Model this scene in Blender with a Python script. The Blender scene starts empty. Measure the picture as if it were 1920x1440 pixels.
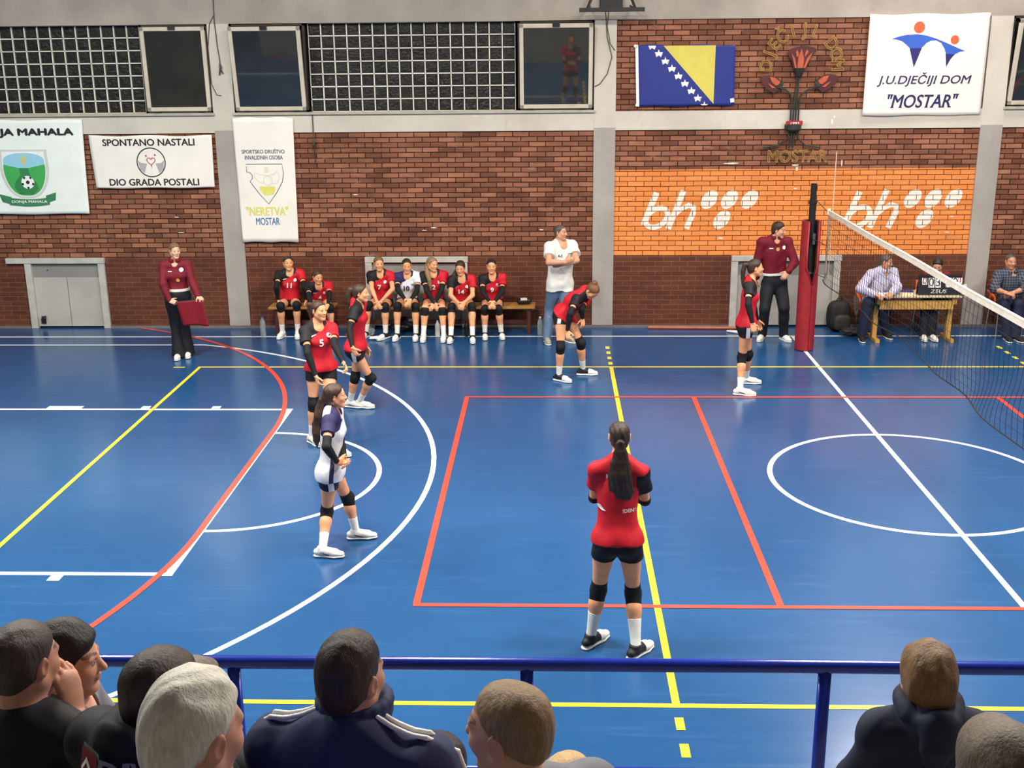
import bpy, bmesh, math, random
import numpy as np
from mathutils import Vector, Matrix

# ------------------------------------------------------------------ scene, camera, light
SC = bpy.context.scene
COL = SC.collection
SC.view_settings.view_transform = 'Standard'
SC.view_settings.look = 'None'
SC.view_settings.gamma = 1.0
SC.view_settings.use_curve_mapping = False
SC.view_settings.exposure = 0.0

YAW, PITCH, ROLL = -0.03524, 0.28039, -0.00961       # camera heading, tilt down, roll
cam = bpy.data.objects.new('camera', bpy.data.cameras.new('camera'))
COL.objects.link(cam)
cam.data.sensor_fit = 'HORIZONTAL'
cam.data.sensor_width = 36.0
cam.data.lens = 36.0 * 2146.4 / 1920.0
cam.data.clip_end = 200
_f = Vector((math.sin(YAW) * math.cos(PITCH), math.cos(YAW) * math.cos(PITCH), -math.sin(PITCH)))
_r = Vector((math.cos(YAW), -math.sin(YAW), 0))
_u = _r.cross(_f)
_r, _u = _r * math.cos(ROLL) + _u * math.sin(ROLL), _u * math.cos(ROLL) - _r * math.sin(ROLL)
cam.matrix_world = Matrix(((_r.x, _u.x, -_f.x, -3.8467), (_r.y, _u.y, -_f.y, -7.0217),
                           (_r.z, _u.z, -_f.z, 4.3545), (0, 0, 0, 1)))
SC.camera = cam

world = bpy.data.worlds.new('hall_air')
SC.world = world
world.use_nodes = True
world.node_tree.nodes['Background'].inputs[0].default_value = (0.55, 0.65, 0.8, 1)
world.node_tree.nodes['Background'].inputs[1].default_value = 0.02


def area_light(name, loc, size, power, color=(1, 0.95, 0.87), rot=(0, 0, 0)):
    d = bpy.data.lights.new(name, 'AREA')
    d.shape = 'RECTANGLE'
    d.size, d.size_y = size
    d.energy = power
    d.color = color
    o = bpy.data.objects.new(name, d)
    o.location = loc
    o.rotation_euler = rot
    COL.objects.link(o)
    return o


WALL_Y = 11.5
CEIL_Z = 8.2
LAMPS = [(x, y) for y in (0.6, 4.4) for x in (-12.5, -6.5, -0.5, 5.5)]
for lx, ly in LAMPS:
    area_light('ceiling_lamp_light', (lx, ly, CEIL_Z - 0.34), (1.5, 0.75), 620 if ly < 2 else 450, (0.93, 1.0, 0.93) if lx < -12 else (1, 0.93, 0.84))

LAMPS.append((1.9, 10.3))                            # floodlight close to the far wall, mirrored in the floor by the rail
area_light('ceiling_lamp_light', (1.9, 10.3, CEIL_Z - 0.34), (1.5, 0.75), 220, (1, 0.93, 0.86))

# ------------------------------------------------------------------ materials


def _ramp(nt, fac, stops, interp='LINEAR'):
    n = nt.nodes.new('ShaderNodeValToRGB')
    n.color_ramp.interpolation = interp
    el = n.color_ramp.elements
    while len(el) < len(stops):
        el.new(0.5)
    for e, (p, c) in zip(el, stops):
        e.position = p
        e.color = (*c, 1) if len(c) == 3 else c
    nt.links.new(fac, n.inputs[0])
    return n.outputs[0]


def _coord(nt, scale=(1, 1, 1), kind='Object'):
    tc = nt.nodes.new('ShaderNodeTexCoord')
    mp = nt.nodes.new('ShaderNodeMapping')
    mp.inputs['Scale'].default_value = scale
    nt.links.new(tc.outputs[kind], mp.inputs[0])
    return mp.outputs[0]


def _noise(nt, vec, scale, detail=4, rough=0.55):
    n = nt.nodes.new('ShaderNodeTexNoise')
    n.inputs['Scale'].default_value = scale
    n.inputs['Detail'].default_value = detail
    n.inputs['Roughness'].default_value = rough
    nt.links.new(vec, n.inputs['Vector'])
    return n.outputs['Fac']


def _mix(nt, fac, a, b, blend='MIX'):
    n = nt.nodes.new('ShaderNodeMix')
    n.data_type = 'RGBA'
    n.blend_type = blend
    for sock, v in ((n.inputs[0], fac), (n.inputs[6], a), (n.inputs[7], b)):
        if hasattr(v, 'is_linked'):
            nt.links.new(v, sock)
        else:
            sock.default_value = v if isinstance(v, float) else (*v, 1)
    return n.outputs[2]


def _math(nt, op, a, b=0.0):
    n = nt.nodes.new('ShaderNodeMath')
    n.operation = op
    for sock, v in ((n.inputs[0], a), (n.inputs[1], b)):
        if hasattr(v, 'is_linked'):
            nt.links.new(v, sock)
        else:
            sock.default_value = v
    return n.outputs[0]


def _bump(nt, bsdf, h, strength=0.3, dist=0.01):
    b = nt.nodes.new('ShaderNodeBump')
    b.inputs['Strength'].default_value = strength
    b.inputs['Distance'].default_value = dist
    nt.links.new(h, b.inputs['Height'])
    nt.links.new(b.outputs[0], bsdf.inputs['Normal'])


def new_mat(name):
    m = bpy.data.materials.new(name)
    m.use_nodes = True
    nt = m.node_tree
    return m, nt, nt.nodes['Principled BSDF']


def lin(c):
    return tuple((v / 255 / 12.92) if v / 255 <= 0.04045 else ((v / 255 + 0.055) / 1.055) ** 2.4 for v in c)


_MC = {}


def mat(name, rgb, rough=0.6, metal=0.0, var=0.12, scale=8.0, bump=0.0, bscale=60.0, stretch=(1, 1, 1), spec=0.5):
    """plain coloured surface with a little procedural variation; rgb are sRGB 0-255"""
    if name in _MC:
        return _MC[name]
    m, nt, b = new_mat(name)
    c = lin(rgb)
    v = _coord(nt, stretch)
    n = _noise(nt, v, scale)
    col = _ramp(nt, n, [(0.3, tuple(x * (1 - var) for x in c)), (0.7, tuple(min(1, x * (1 + var)) for x in c))])
    nt.links.new(col, b.inputs['Base Color'])
    b.inputs['Roughness'].default_value = rough
    b.inputs['Metallic'].default_value = metal
    b.inputs['Specular IOR Level'].default_value = spec
    if bump:
        _bump(nt, b, _noise(nt, v, bscale), bump)
    _MC[name] = m
    return m


# ------------------------------------------------------------------ mesh helpers


class MB:
    """collects boxes, tubes, prisms ... into ONE mesh object"""

    def __init__(s):
        s.v, s.f = [], []

    def add(s, vs, fs):
        o = len(s.v)
        s.v += [tuple(map(float, p)) for p in vs]
        s.f += [tuple(i + o for i in f) for f in fs]
        return s

    def box(s, a, b, rot=None, piv=None):
        (x0, y0, z0), (x1, y1, z1) = a, b
        vs = [Vector(p) for p in ((x0, y0, z0), (x1, y0, z0), (x1, y1, z0), (x0, y1, z0), (x0, y0, z1), (x1, y0, z1), (x1, y1, z1), (x0, y1, z1))]
        if rot is not None:
            pv = Vector(piv)
            vs = [rot @ (p - pv) + pv for p in vs]
        return s.add(vs, [(0, 3, 2, 1), (4, 5, 6, 7), (0, 1, 5, 4), (1, 2, 6, 5), (2, 3, 7, 6), (3, 0, 4, 7)])

    def tube(s, pts, r, n=10, caps=True, flat=None):
        pts = [Vector(p) for p in pts]
        rs = r if isinstance(r, (list, tuple)) else [r] * len(pts)
        rings = []
        ref = None
        for i, p in enumerate(pts):
            t = (pts[min(i + 1, len(pts) - 1)] - pts[max(i - 1, 0)]).normalized()
            if ref is None:
                ref = Vector((0, 0, 1)) if abs(t.z) < 0.9 else Vector((1, 0, 0))
            u = (ref - t * ref.dot(t)).normalized()
            w = t.cross(u)
            ref = u
            rings.append([p + (u * math.cos(a) + w * math.sin(a)) * rs[i] for a in (2 * math.pi * k / n for k in range(n))])
        vs = [q for g in rings for q in g]
        fs = [(i * n + k, i * n + (k + 1) % n, (i + 1) * n + (k + 1) % n, (i + 1) * n + k) for i in range(len(pts) - 1) for k in range(n)]
        if caps:
            fs += [tuple(range(n))[::-1], tuple((len(pts) - 1) * n + k for k in range(n))]
        return s.add(vs, fs)

    def lathe(s, c, prof, n=20):
        """prof: (radius, z) from bottom to top about a vertical axis through c"""
        c = Vector(c)
        vs = [c + Vector((r * math.cos(2 * math.pi * k / n), r * math.sin(2 * math.pi * k / n), z)) for r, z in prof for k in range(n)]
        fs = [(i * n + k, i * n + (k + 1) % n, (i + 1) * n + (k + 1) % n, (i + 1) * n + k) for i in range(len(prof) - 1) for k in range(n)]
        fs += [tuple(range(n))[::-1], tuple((len(prof) - 1) * n + k for k in range(n))]
        return s.add(vs, fs)

    def wall_poly(s, pts, y, t=0.004):
        """flat outline in (x, z) standing on a wall at depth y, t thick towards the hall"""
        n = len(pts)
        area = sum(pts[i][0] * pts[(i + 1) % n][1] - pts[(i + 1) % n][0] * pts[i][1] for i in range(n))
        if area < 0:
            pts = pts[::-1]
        vs = [(x, y - t, z) for x, z in pts] + [(x, y, z) for x, z in pts]
        fs = [tuple(range(n))] + [(i, i + n, (i + 1) % n + n, (i + 1) % n) for i in range(n)]
        return s.add(vs, fs)

    def wall_stroke(s, pts, w, y, t=0.004, closed=False):
        """ribbon of width w along an (x, z) polyline on a wall"""
        n = len(pts)
        L, R = [], []
        for i, p in enumerate(pts):
            a = pts[(i - 1) % n] if closed or i else p
            b = pts[(i + 1) % n] if closed or i < n - 1 else p
            d = Vector((b[0] - a[0], b[1] - a[1])).normalized()
            ww = w[i] if isinstance(w, (list, tuple)) else w
            L.append((p[0] - d.y * ww / 2, p[1] + d.x * ww / 2))
            R.append((p[0] + d.y * ww / 2, p[1] - d.x * ww / 2))
        m = n if closed else n - 1
        vs = [(x, y - t, z) for x, z in L] + [(x, y - t, z) for x, z in R] + [(x, y, z) for x, z in L] + [(x, y, z) for x, z in R]
        fs = []
        for i in range(m):
            j = (i + 1) % n
            fs += [(i, n + i, n + j, j), (i, j, 2 * n + j, 2 * n + i), (n + i, 3 * n + i, 3 * n + j, n + j)]
        return s.add(vs, fs)

    def build(s, name, m, parent=None, smooth=False, bevel=0.0, loc=None):
        me = bpy.data.meshes.new(name)
        vs = s.v
        if loc is not None:
            vs = [(x - loc[0], y - loc[1], z - loc[2]) for x, y, z in vs]
        me.from_pydata(vs, [], s.f)
        me.update()
        o = bpy.data.objects.new(name, me)
        me.materials.append(m)
        COL.objects.link(o)
        if loc is not None:
            o.location = loc
        if smooth:
            me.polygons.foreach_set('use_smooth', [True] * len(me.polygons))
        if bevel:
            md = o.modifiers.new('bevel', 'BEVEL')
            md.width = bevel
            md.segments = 2
            md.limit_method = 'ANGLE'
        if parent is not None:
            o.parent = parent
        return o


def tag(o, label=None, cat=None, group=None, kind=None):
    for k, v in (('label', label), ('category', cat), ('group', group), ('kind', kind)):
        if v:
            o[k] = v
    return o


def empty(name, loc, rz=0.0, label=None, cat=None, group=None):
    o = bpy.data.objects.new(name, None)
    o.location = loc
    o.rotation_euler = (0, 0, rz)
    o.empty_display_size = 0.1
    COL.objects.link(o)
    return tag(o, label, cat, group)


def struct(o):
    o['kind'] = 'structure'
    return o


def copy_tree(o, parent=None):
    c = o.copy()
    COL.objects.link(c)
    c.parent = parent
    for ch in list(o.children):
        copy_tree(ch, c)
    return c


def ellipse(cx, cz, rx, rz, n=28, rot=0.0, a0=0.0, a1=2 * math.pi, shear=0.0):
    out = []
    full = abs(a1 - a0 - 2 * math.pi) < 1e-6
    for k in range(n if full else n + 1):
        a = a0 + (a1 - a0) * k / n
        x, z = rx * math.cos(a), rz * math.sin(a)
        x, z = x * math.cos(rot) - z * math.sin(rot), x * math.sin(rot) + z * math.cos(rot)
        out.append((cx + x + shear * z, cz + z))
    return out


def text_mesh(body, size=1.0, shear=0.0, bold=0.0, align='CENTER', spacing=1.0, extrude=0.0, outline=0.0):
    """returns (verts, faces) of some lettering in its own xy plane, centred on its height"""
    cu = bpy.data.curves.new('lettering', 'FONT')
    cu.body = body
    cu.size = size
    cu.shear = shear
    cu.offset = bold
    cu.align_x = align
    cu.space_character = spacing
    cu.extrude = extrude
    cu.resolution_u = 4
    if outline:
        cu.fill_mode = 'NONE' if hasattr(cu, 'fill_mode') else cu.fill_mode
        cu.bevel_depth = outline
        cu.bevel_resolution = 1
    o = bpy.data.objects.new('lettering', cu)
    COL.objects.link(o)
    dg = bpy.context.evaluated_depsgraph_get()
    me = bpy.data.meshes.new_from_object(o.evaluated_get(dg))
    vs = [tuple(v.co) for v in me.vertices]
    fs = [tuple(p.vertices) for p in me.polygons]
    bpy.data.objects.remove(o)
    bpy.data.curves.remove(cu)
    bpy.data.meshes.remove(me)
    return vs, fs


def add_serifs(vs, fs):
    """small feet on the flat ends of upright strokes"""
    cnt = {}
    for f in fs:
        for i in range(len(f)):
            e = tuple(sorted((f[i], f[(i + 1) % len(f)])))
            cnt[e] = cnt.get(e, 0) + 1
    vs, fs = list(vs), list(fs)
    top = max(v[1] for v in vs if v[1] < 0.76)
    for (a, b), c in list(cnt.items()):
        p, q = vs[a], vs[b]
        w = abs(p[0] - q[0])
        if c != 1 or abs(p[1] - q[1]) > 1e-4 or not 0.05 < w < 0.17:
            continue
        low = abs(p[1]) < 0.03
        if not low and abs(p[1] - top) > 0.03:
            continue
        x0, x1, y = min(p[0], q[0]) - 0.055, max(p[0], q[0]) + 0.055, p[1]
        h = 0.042 if low else -0.042
        n = len(vs)
        vs += [(x0, y, 0.0004), (x1, y, 0.0004), (x1 - 0.04, y + h, 0.0004), (x0 + 0.04, y + h, 0.0004)]
        fs.append((n, n + 1, n + 2, n + 3) if low else (n, n + 3, n + 2, n + 1))
    return vs, fs


def wall_text(name, body, cx, cz, width, height, m, parent, y, shear=0.0, bold=0.0, outline=0.0, surf=None, t=0.004, serif=False):
    """lettering fitted into width x height (metres) centred on (cx, cz) of a wall at depth y"""
    vs, fs = text_mesh(body, 1.0, 0.0, 0.0, outline=outline)
    if serif:
        vs, fs = add_serifs(vs, fs)
    vs = [(v[0] + shear * v[1], v[1], v[2]) for v in vs]
    xs = [v[0] for v in vs]
    ys = [v[1] for v in vs]
    x0, x1, y0, y1 = min(xs), max(xs), min(ys), max(ys)
    sx = width / (x1 - x0)
    sz = height / (y1 - y0)
    b = MB()
    d = bold * height
    for k, (ox, oz) in enumerate(((0, 0), (d, 0), (-d, 0), (0, d * 0.7), (0, -d * 0.7)) if bold else ((0, 0),)):
        pts = []
        for v in vs:
            x = cx + (v[0] - (x0 + x1) / 2) * sx + ox
            z = cz + (v[1] - (y0 + y1) / 2) * sz + oz
            yy = (surf(x, z) if surf else y) - t - v[2] - 0.0003 * k
            pts.append((x, yy, z))
        b.add(pts, fs)
    return b.build(name, m, parent)
# ------------------------------------------------------------------ the hall itself


def brick_mat(name, c1, c2, mortar, off=(0, 0), contrast=1.0, msize=0.011, vary=0.35, chalk=0.0, bump=0.6):
    """running-bond bricks 262 x 79 mm in the wall's own x / z"""
    m, nt, b = new_mat(name)
    tc = nt.nodes.new('ShaderNodeTexCoord')
    sp = nt.nodes.new('ShaderNodeSeparateXYZ')
    cb = nt.nodes.new('ShaderNodeCombineXYZ')
    nt.links.new(tc.outputs['Object'], sp.inputs[0])
    # slightly wavering courses
    wob = _noise(nt, tc.outputs['Object'], 1.7, 2)
    wz = _math(nt, 'ADD', _math(nt, 'ADD', sp.outputs['Z'], off[1]), _math(nt, 'MULTIPLY', _math(nt, 'SUBTRACT', wob, 0.5), 0.012))
    nt.links.new(_math(nt, 'ADD', sp.outputs['X'], off[0]), cb.inputs[0])
    nt.links.new(wz, cb.inputs[1])
    br = nt.nodes.new('ShaderNodeTexBrick')
    br.offset = 0.5
    br.inputs['Scale'].default_value = 1.0
    br.inputs['Brick Width'].default_value = 0.262
    br.inputs['Row Height'].default_value = 0.0795
    br.inputs['Mortar Size'].default_value = msize / 2
    br.inputs['Mortar Smooth'].default_value = 0.12
    br.inputs['Bias'].default_value = 0.0
    br.inputs['Color1'].default_value = (*lin(c1), 1)
    br.inputs['Color2'].default_value = (*lin(c2), 1)
    br.inputs['Mortar'].default_value = (*lin(mortar), 1)
    nt.links.new(cb.outputs[0], br.inputs['Vector'])
    v = _coord(nt, (1, 1, 2.5))
    n1 = _noise(nt, v, 2.2, 5)
    n2 = _noise(nt, v, 34, 4)
    col = _mix(nt, 1.0, br.outputs['Color'], _ramp(nt, n1, [(0.25, (1 - vary,) * 3), (0.75, (1 + vary * .4,) * 3)]), 'MULTIPLY')
    col = _mix(nt, 1.0, col, _ramp(nt, n2, [(0.3, (0.8,) * 3), (0.7, (1.12,) * 3)]), 'MULTIPLY')
    if chalk:
        n3 = _noise(nt, _coord(nt, (3.2, 1, 10)), 1.0, 4, 0.7)
        col = _mix(nt, _ramp(nt, n3, [(0.62, (0, 0, 0)), (0.8, (chalk,) * 3)]), col, lin((178, 150, 130)))
    nt.links.new(col, b.inputs['Base Color'])
    b.inputs['Roughness'].default_value = 0.8
    b.inputs['Specular IOR Level'].default_value = 0.25
    h = _math(nt, 'ADD', _math(nt, 'MULTIPLY', _math(nt, 'SUBTRACT', 1.0, br.outputs['Fac']), 1.0), _math(nt, 'MULTIPLY', n2, 0.25))
    _bump(nt, b, h, bump, 0.012)
    return m


M_BRICK = brick_mat('red_brick', (172, 114, 86), (116, 70, 52), (50, 28, 20), chalk=0.5, vary=0.42, msize=0.015)
M_BRICK_LOW = brick_mat('dark_red_brick', (106, 60, 42), (94, 51, 36), (132, 96, 78), off=(0.05, 0.02), msize=0.007, vary=0.3, bump=0.3)
M_ORANGE = brick_mat('orange_painted_brick', (242, 150, 82), (232, 138, 70), (92, 46, 22), vary=0.14, msize=0.0105)
M_WHITE_BRICK = brick_mat('white_painted_brick', (246, 236, 222), (242, 230, 214), (96, 58, 36), vary=0.06, msize=0.0105)


def concrete_mat(name, c1, c2):
    m, nt, b = new_mat(name)
    v = _coord(nt)
    n = _noise(nt, v, 1.1, 6, 0.6)
    col = _ramp(nt, n, [(0.3, lin(c1)), (0.7, lin(c2))])
    n2 = _noise(nt, _coord(nt, (1, 1, 0.3)), 6, 5, 0.7)
    col = _mix(nt, _ramp(nt, n2, [(0.6, (0, 0, 0)), (0.85, (0.45,) * 3)]), col, lin((128, 118, 108)))
    nt.links.new(col, b.inputs['Base Color'])
    b.inputs['Roughness'].default_value = 0.75
    _bump(nt, b, _noise(nt, v, 40), 0.12)
    return m


M_CONC = concrete_mat('painted_concrete', (150, 143, 135), (173, 166, 158))
M_CONC_UP = concrete_mat('cream_concrete', (192, 184, 171), (212, 205, 192))
M_CONC_TOP = concrete_mat('upper_concrete', (150, 141, 131), (178, 168, 156))


def floor_mat():
    m, nt, b = new_mat('blue_sports_floor')
    v = _coord(nt)
    n = _noise(nt, v, 0.5, 5, 0.6)
    col = _ramp(nt, n, [(0.3, lin((25, 70, 116))), (0.7, lin((32, 79, 127)))])
    n2 = _noise(nt, _coord(nt, (0.5, 6, 1)), 1.6, 5, 0.65)
    col = _mix(nt, _ramp(nt, n2, [(0.58, (0, 0, 0)), (0.8, (0.25,) * 3)]), col, lin((74, 114, 160)))
    nt.links.new(col, b.inputs['Base Color'])
    nt.links.new(_ramp(nt, n2, [(0.3, (0.17,) * 3), (0.75, (0.27,) * 3)]), b.inputs['Roughness'])
    b.inputs['Specular IOR Level'].default_value = 0.5
    return m


floor = struct(MB().box((-22, -9, -0.15), (16, 12.3, 0.0)).build('floor', floor_mat()))


def paint_mat(name, rgb):
    m = mat(name, rgb, rough=0.24, var=0.05, scale=3)
    return m


M_PW = paint_mat('white_line_paint', (240, 243, 242))
M_PY = paint_mat('yellow_line_paint', (246, 214, 58))
M_PR = paint_mat('red_line_paint', (226, 74, 58))


class Lines:
    def __init__(s, z):
        s.b = MB()
        s.z = z

    def rect(s, x0, y0, x1, y1):
        s.z += 0.00002                               # each stripe a hair above the last, like layers of paint
        s.b.add([(x0, y0, s.z), (x1, y0, s.z), (x1, y1, s.z), (x0, y1, s.z)], [(0, 1, 2, 3)])

    def h(s, x0, x1, y, w=0.05):
        s.rect(x0, y - w / 2, x1, y + w / 2)

    def v(s, x, y0, y1, w=0.05):
        s.rect(x - w / 2, y0, x + w / 2, y1)

    def arc(s, cx, cy, r, a0, a1, w=0.055, n=72):
        n = max(8, int(n * abs(a1 - a0) / 360))
        s.z += 0.00002
        vs = []
        for k in range(n + 1):
            a = math.radians(a0 + (a1 - a0) * k / n)
            for q in (r - w / 2, r + w / 2):
                vs.append((cx + q * math.cos(a), cy + q * math.sin(a), s.z))
        s.b.add(vs, [(2 * k, 2 * k + 1, 2 * k + 3, 2 * k + 2) for k in range(n)])


lw = Lines(0.0012)
lw.h(-21.5, 15.5, 10.85, 0.055)                      # long white sideline before the benches
lw.v(0, -2.6, 10.85, 0.055)                          # centre line
lw.arc(-0.03, 4.46, 1.47, 0, 360, n=120)
for sx in (1, -1):                                   # both halves of the hall
    X = lambda x: sx * x
    lw.arc(X(-11.29), 4.48, 6.16, (-71 if sx > 0 else 109), (71 if sx > 0 else 251), n=150)
    lw.h(X(-17), X(-9.28), 10.31, 0.055)
    lw.h(X(-17), X(-9.28), -1.35, 0.055)
    lw.h(X(-13.3), X(-7.17), 6.9, 0.06)
    lw.h(X(-13.3), X(-7.17), 2.06, 0.06)
    lw.v(X(-7.195), 2.03, 6.93, 0.075)
    lw.arc(X(-7.18), 4.48, 1.475, (-90 if sx > 0 else 90), (90 if sx > 0 else 270), n=120)
    for y, d in ((6.98, 1), (1.98, -1)):
        lw.rect(X(-10.38), y - 0.06, X(-9.92), y + 0.06)
        for xx in (-9.09, -8.17):
            lw.rect(X(xx - 0.055), y - 0.06, X(xx + 0.055), y + 0.06)
struct(lw.b.build('white_marking', M_PW, floor))
ly = Lines(0.0026)
for y in (8.975, 0.025):
    ly.h(-9, 9, y)
for x in (-8.975, -2.975, 2.975, 8.975):
    ly.v(x, 0.05, 8.95, 0.055 if abs(x) < 5 else 0.05)
for x in (-2.975, 2.975):
    for k in range(4):
        for y in (9.17 + 0.31 * k, -0.2 - 0.31 * k):
            ly.rect(x - 0.03, y - 0.075, x + 0.03, y + 0.075)
ly.h(-9.36, -9.19, 8.96, 0.045)
struct(ly.b.build('yellow_marking', M_PY, floor))
lr = Lines(0.0042)
for y in (7.46, 1.51):
    lr.h(-4.98, 4.98, y, 0.055)
for x in (-4.955, -1.97, 1.97, 4.955):
    lr.v(x, 1.535, 7.435, 0.06)
for sx in (1, -1):
    lr.arc(sx * -13.2, 6.0, 6.0, (0 if sx > 0 else 180), (75 if sx > 0 else 105), w=0.06, n=160)
    lr.arc(sx * -13.2, 3.0, 6.0, (0 if sx > 0 else 180), (-75 if sx > 0 else 255), w=0.06, n=160)
    lr.v(sx * -7.2, 3.0, 6.0, 0.06)
struct(lr.b.build('red_marking', M_PR, floor))

# ---- far wall: concrete frame, brick bays, high windows; bays are 6 m wide
XL, XR = -21.0, 15.1
PIL = [-15.03, -9.03, -3.0, 3.02, 9.03]              # pilaster centres
Z_SILL, Z_BEAM, Z_TOP = 3.49, 3.19, 4.85
NIGHT = mat('night_outside', (14, 16, 20), rough=0.9)
wall = struct(MB().box((XL, WALL_Y + 0.22, 0), (XR, WALL_Y + 0.5, CEIL_Z)).build('wall_back', NIGHT))
fb, fu, ft = MB(), MB(), MB()
for x in PIL:                                        # grey paint below the middle beam, cream paint above
    fb.box((x - 0.17, WALL_Y - 0.035, 0), (x + 0.17, WALL_Y + 0.22, Z_BEAM + 0.04))
    fu.box((x - 0.17, WALL_Y - 0.035, Z_BEAM + 0.04), (x + 0.17, WALL_Y + 0.22, Z_TOP))
edges = [XL] + PIL + [XR]
for a, b_ in zip(edges[:-1], edges[1:]):
    fu.box((a + 0.17, WALL_Y - 0.03, Z_BEAM), (b_ - 0.17, WALL_Y + 0.22, Z_SILL - 0.01))
ft.box((XL, WALL_Y - 0.035, Z_TOP), (XR, WALL_Y + 0.22, CEIL_Z))
struct(fb.build('trim_1', M_CONC, wall))
struct(fu.build('trim_2', M_CONC_UP, wall))
struct(ft.build('trim_3', M_CONC_TOP, wall))
DOORS = [(-12.5, -11.28), (-6.83, -5.27), (-0.86, 0.78)]
bb, blo, bo = MB(), MB(), MB()
LOW_Z = 1.19
for a, b_ in zip(edges[:-1], edges[1:]):
    x0, x1 = a + 0.17, b_ - 0.17
    mid = abs((x0 + x1) / 2) < 0.5
    bb.box((x0, WALL_Y, 2.57 if mid else LOW_Z), (x1, WALL_Y + 0.22, Z_BEAM))
    if mid:
        bo.box((x0, WALL_Y - 0.002, LOW_Z), (x1, WALL_Y + 0.22, 2.57))
        bb.box((x0, WALL_Y, Z_SILL - 0.01), (x1, WALL_Y + 0.22, Z_TOP))
    ds = [d for d in DOORS if x0 < d[0] < x1]
    if ds:
        blo.box((x0, WALL_Y, 0), (ds[0][0], WALL_Y + 0.22, LOW_Z))
        blo.box((ds[0][1], WALL_Y, 0), (x1, WALL_Y + 0.22, LOW_Z))
        blo.box((ds[0][0], WALL_Y, 1.1), (ds[0][1], WALL_Y + 0.22, LOW_Z))
    else:
        blo.box((x0, WALL_Y, 0), (x1, WALL_Y + 0.22, LOW_Z))
struct(bb.build('brick_panel', M_BRICK, wall))
struct(blo.build('lower_brick_panel', M_BRICK_LOW, wall))
orange = struct(bo.build('orange_brick_panel', M_ORANGE, wall))
# painted sign "bh" with four leaning dots, twice, on the orange bricks
for x0 in (-2.46, 0.76):
    pb = MB()
    yy = WALL_Y - 0.002
    sl = 0.42
    S = lambda u, v: (x0 + 0.03 + u + sl * v * 0.9, 1.625 + v)
    # b: stem and bowl
    pb.wall_stroke([S(0.055, 0.06), S(0.05, 0.3), S(0.06, 0.58)], 0.095, yy, 0.003)
    pb.wall_stroke([S(0.22 + 0.165 * math.cos(a), 0.18 + 0.155 * math.sin(a)) for a in (2 * math.pi * k / 24 for k in range(24))], 0.085, yy, 0.0036, closed=True)
    # h: stem, arch, leg
    pb.wall_stroke([S(0.475, 0.0), S(0.475, 0.3), S(0.475, 0.61)], 0.09, yy, 0.003)
    pb.wall_stroke([S(0.50, 0.2), S(0.56, 0.32), S(0.65, 0.375), S(0.745, 0.345), S(0.775, 0.25), S(0.765, 0.0)], [0.04, 0.07, 0.085, 0.09, 0.09, 0.09], yy, 0.0036)
    for u, z in ((1.15, 2.09), (1.47, 2.09), (1.79, 2.09), (1.36, 1.77)):
        pb.wall_poly(ellipse(x0 + u, z, 0.125, 0.15, 26, shear=0.35), yy, 0.003)
    struct(pb.build('painted_sign', M_WHITE_BRICK, orange))

# chips of white paint and stains on wall
M_CHIP = mat('bare_plaster', (226, 220, 210), rough=0.9)
ch = MB()
rnd = random.Random(5)
for x, z, w_, h_ in ((-0.98, 2.66, 0.28, 0.03), (0.02, 2.63, 0.16, 0.035), (0.05, 2.57, 0.05, 0.09), (-4.0, 1.62, 0.1, 0.02), (-5.75, 1.66, 0.12, 0.02), (-5.9, 1.62, 0.1, 0.018),
                     (0.55, 3.3, 0.05, 0.1), (0.58, 3.37, 0.03, 0.06), (2.55, 1.8, 0.08, 0.02), (2.5, 1.55, 0.09, 0.015), (0.05, 2.26, 0.08, 0.02), (0.35, 2.26, 0.06, 0.02),
                     (-9.95, 1.85, 0.1, 0.018), (-9.9, 1.6, 0.12, 0.016), (-1.1, 1.47, 0.1, 0.03), (-5.05, 3.42, 0.09, 0.025), (-4.8, 3.4, 0.06, 0.02), (-7.0, 2.2, 0.1, 0.02), (0.75, 2.66, 0.02, 0.14)):
    y = WALL_Y - (0.03 if 3.19 < z < 3.49 else 0.002)
    pts = [(x + math.cos(a) * w_ / 2 * rnd.uniform(0.6, 1), z + math.sin(a) * h_ / 2 * rnd.uniform(0.6, 1)) for a in (2 * math.pi * k / 9 for k in range(9))]
    ch.wall_poly(pts, y, 0.002)
struct(ch.build('paint_chips', M_CHIP, wall))
# skirting dirt strip along the wall foot
sk = MB()
for a, b_ in ((XL, -12.5), (-11.28, -6.83), (-5.27, -0.86), (0.78, XR)):
    sk.box((a, WALL_Y - 0.045, 0), (b_, WALL_Y - 0.03, 0.045))
struct(sk.build('baseboard_back', mat('grey_skirting', (112, 104, 104), rough=0.7)))

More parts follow.
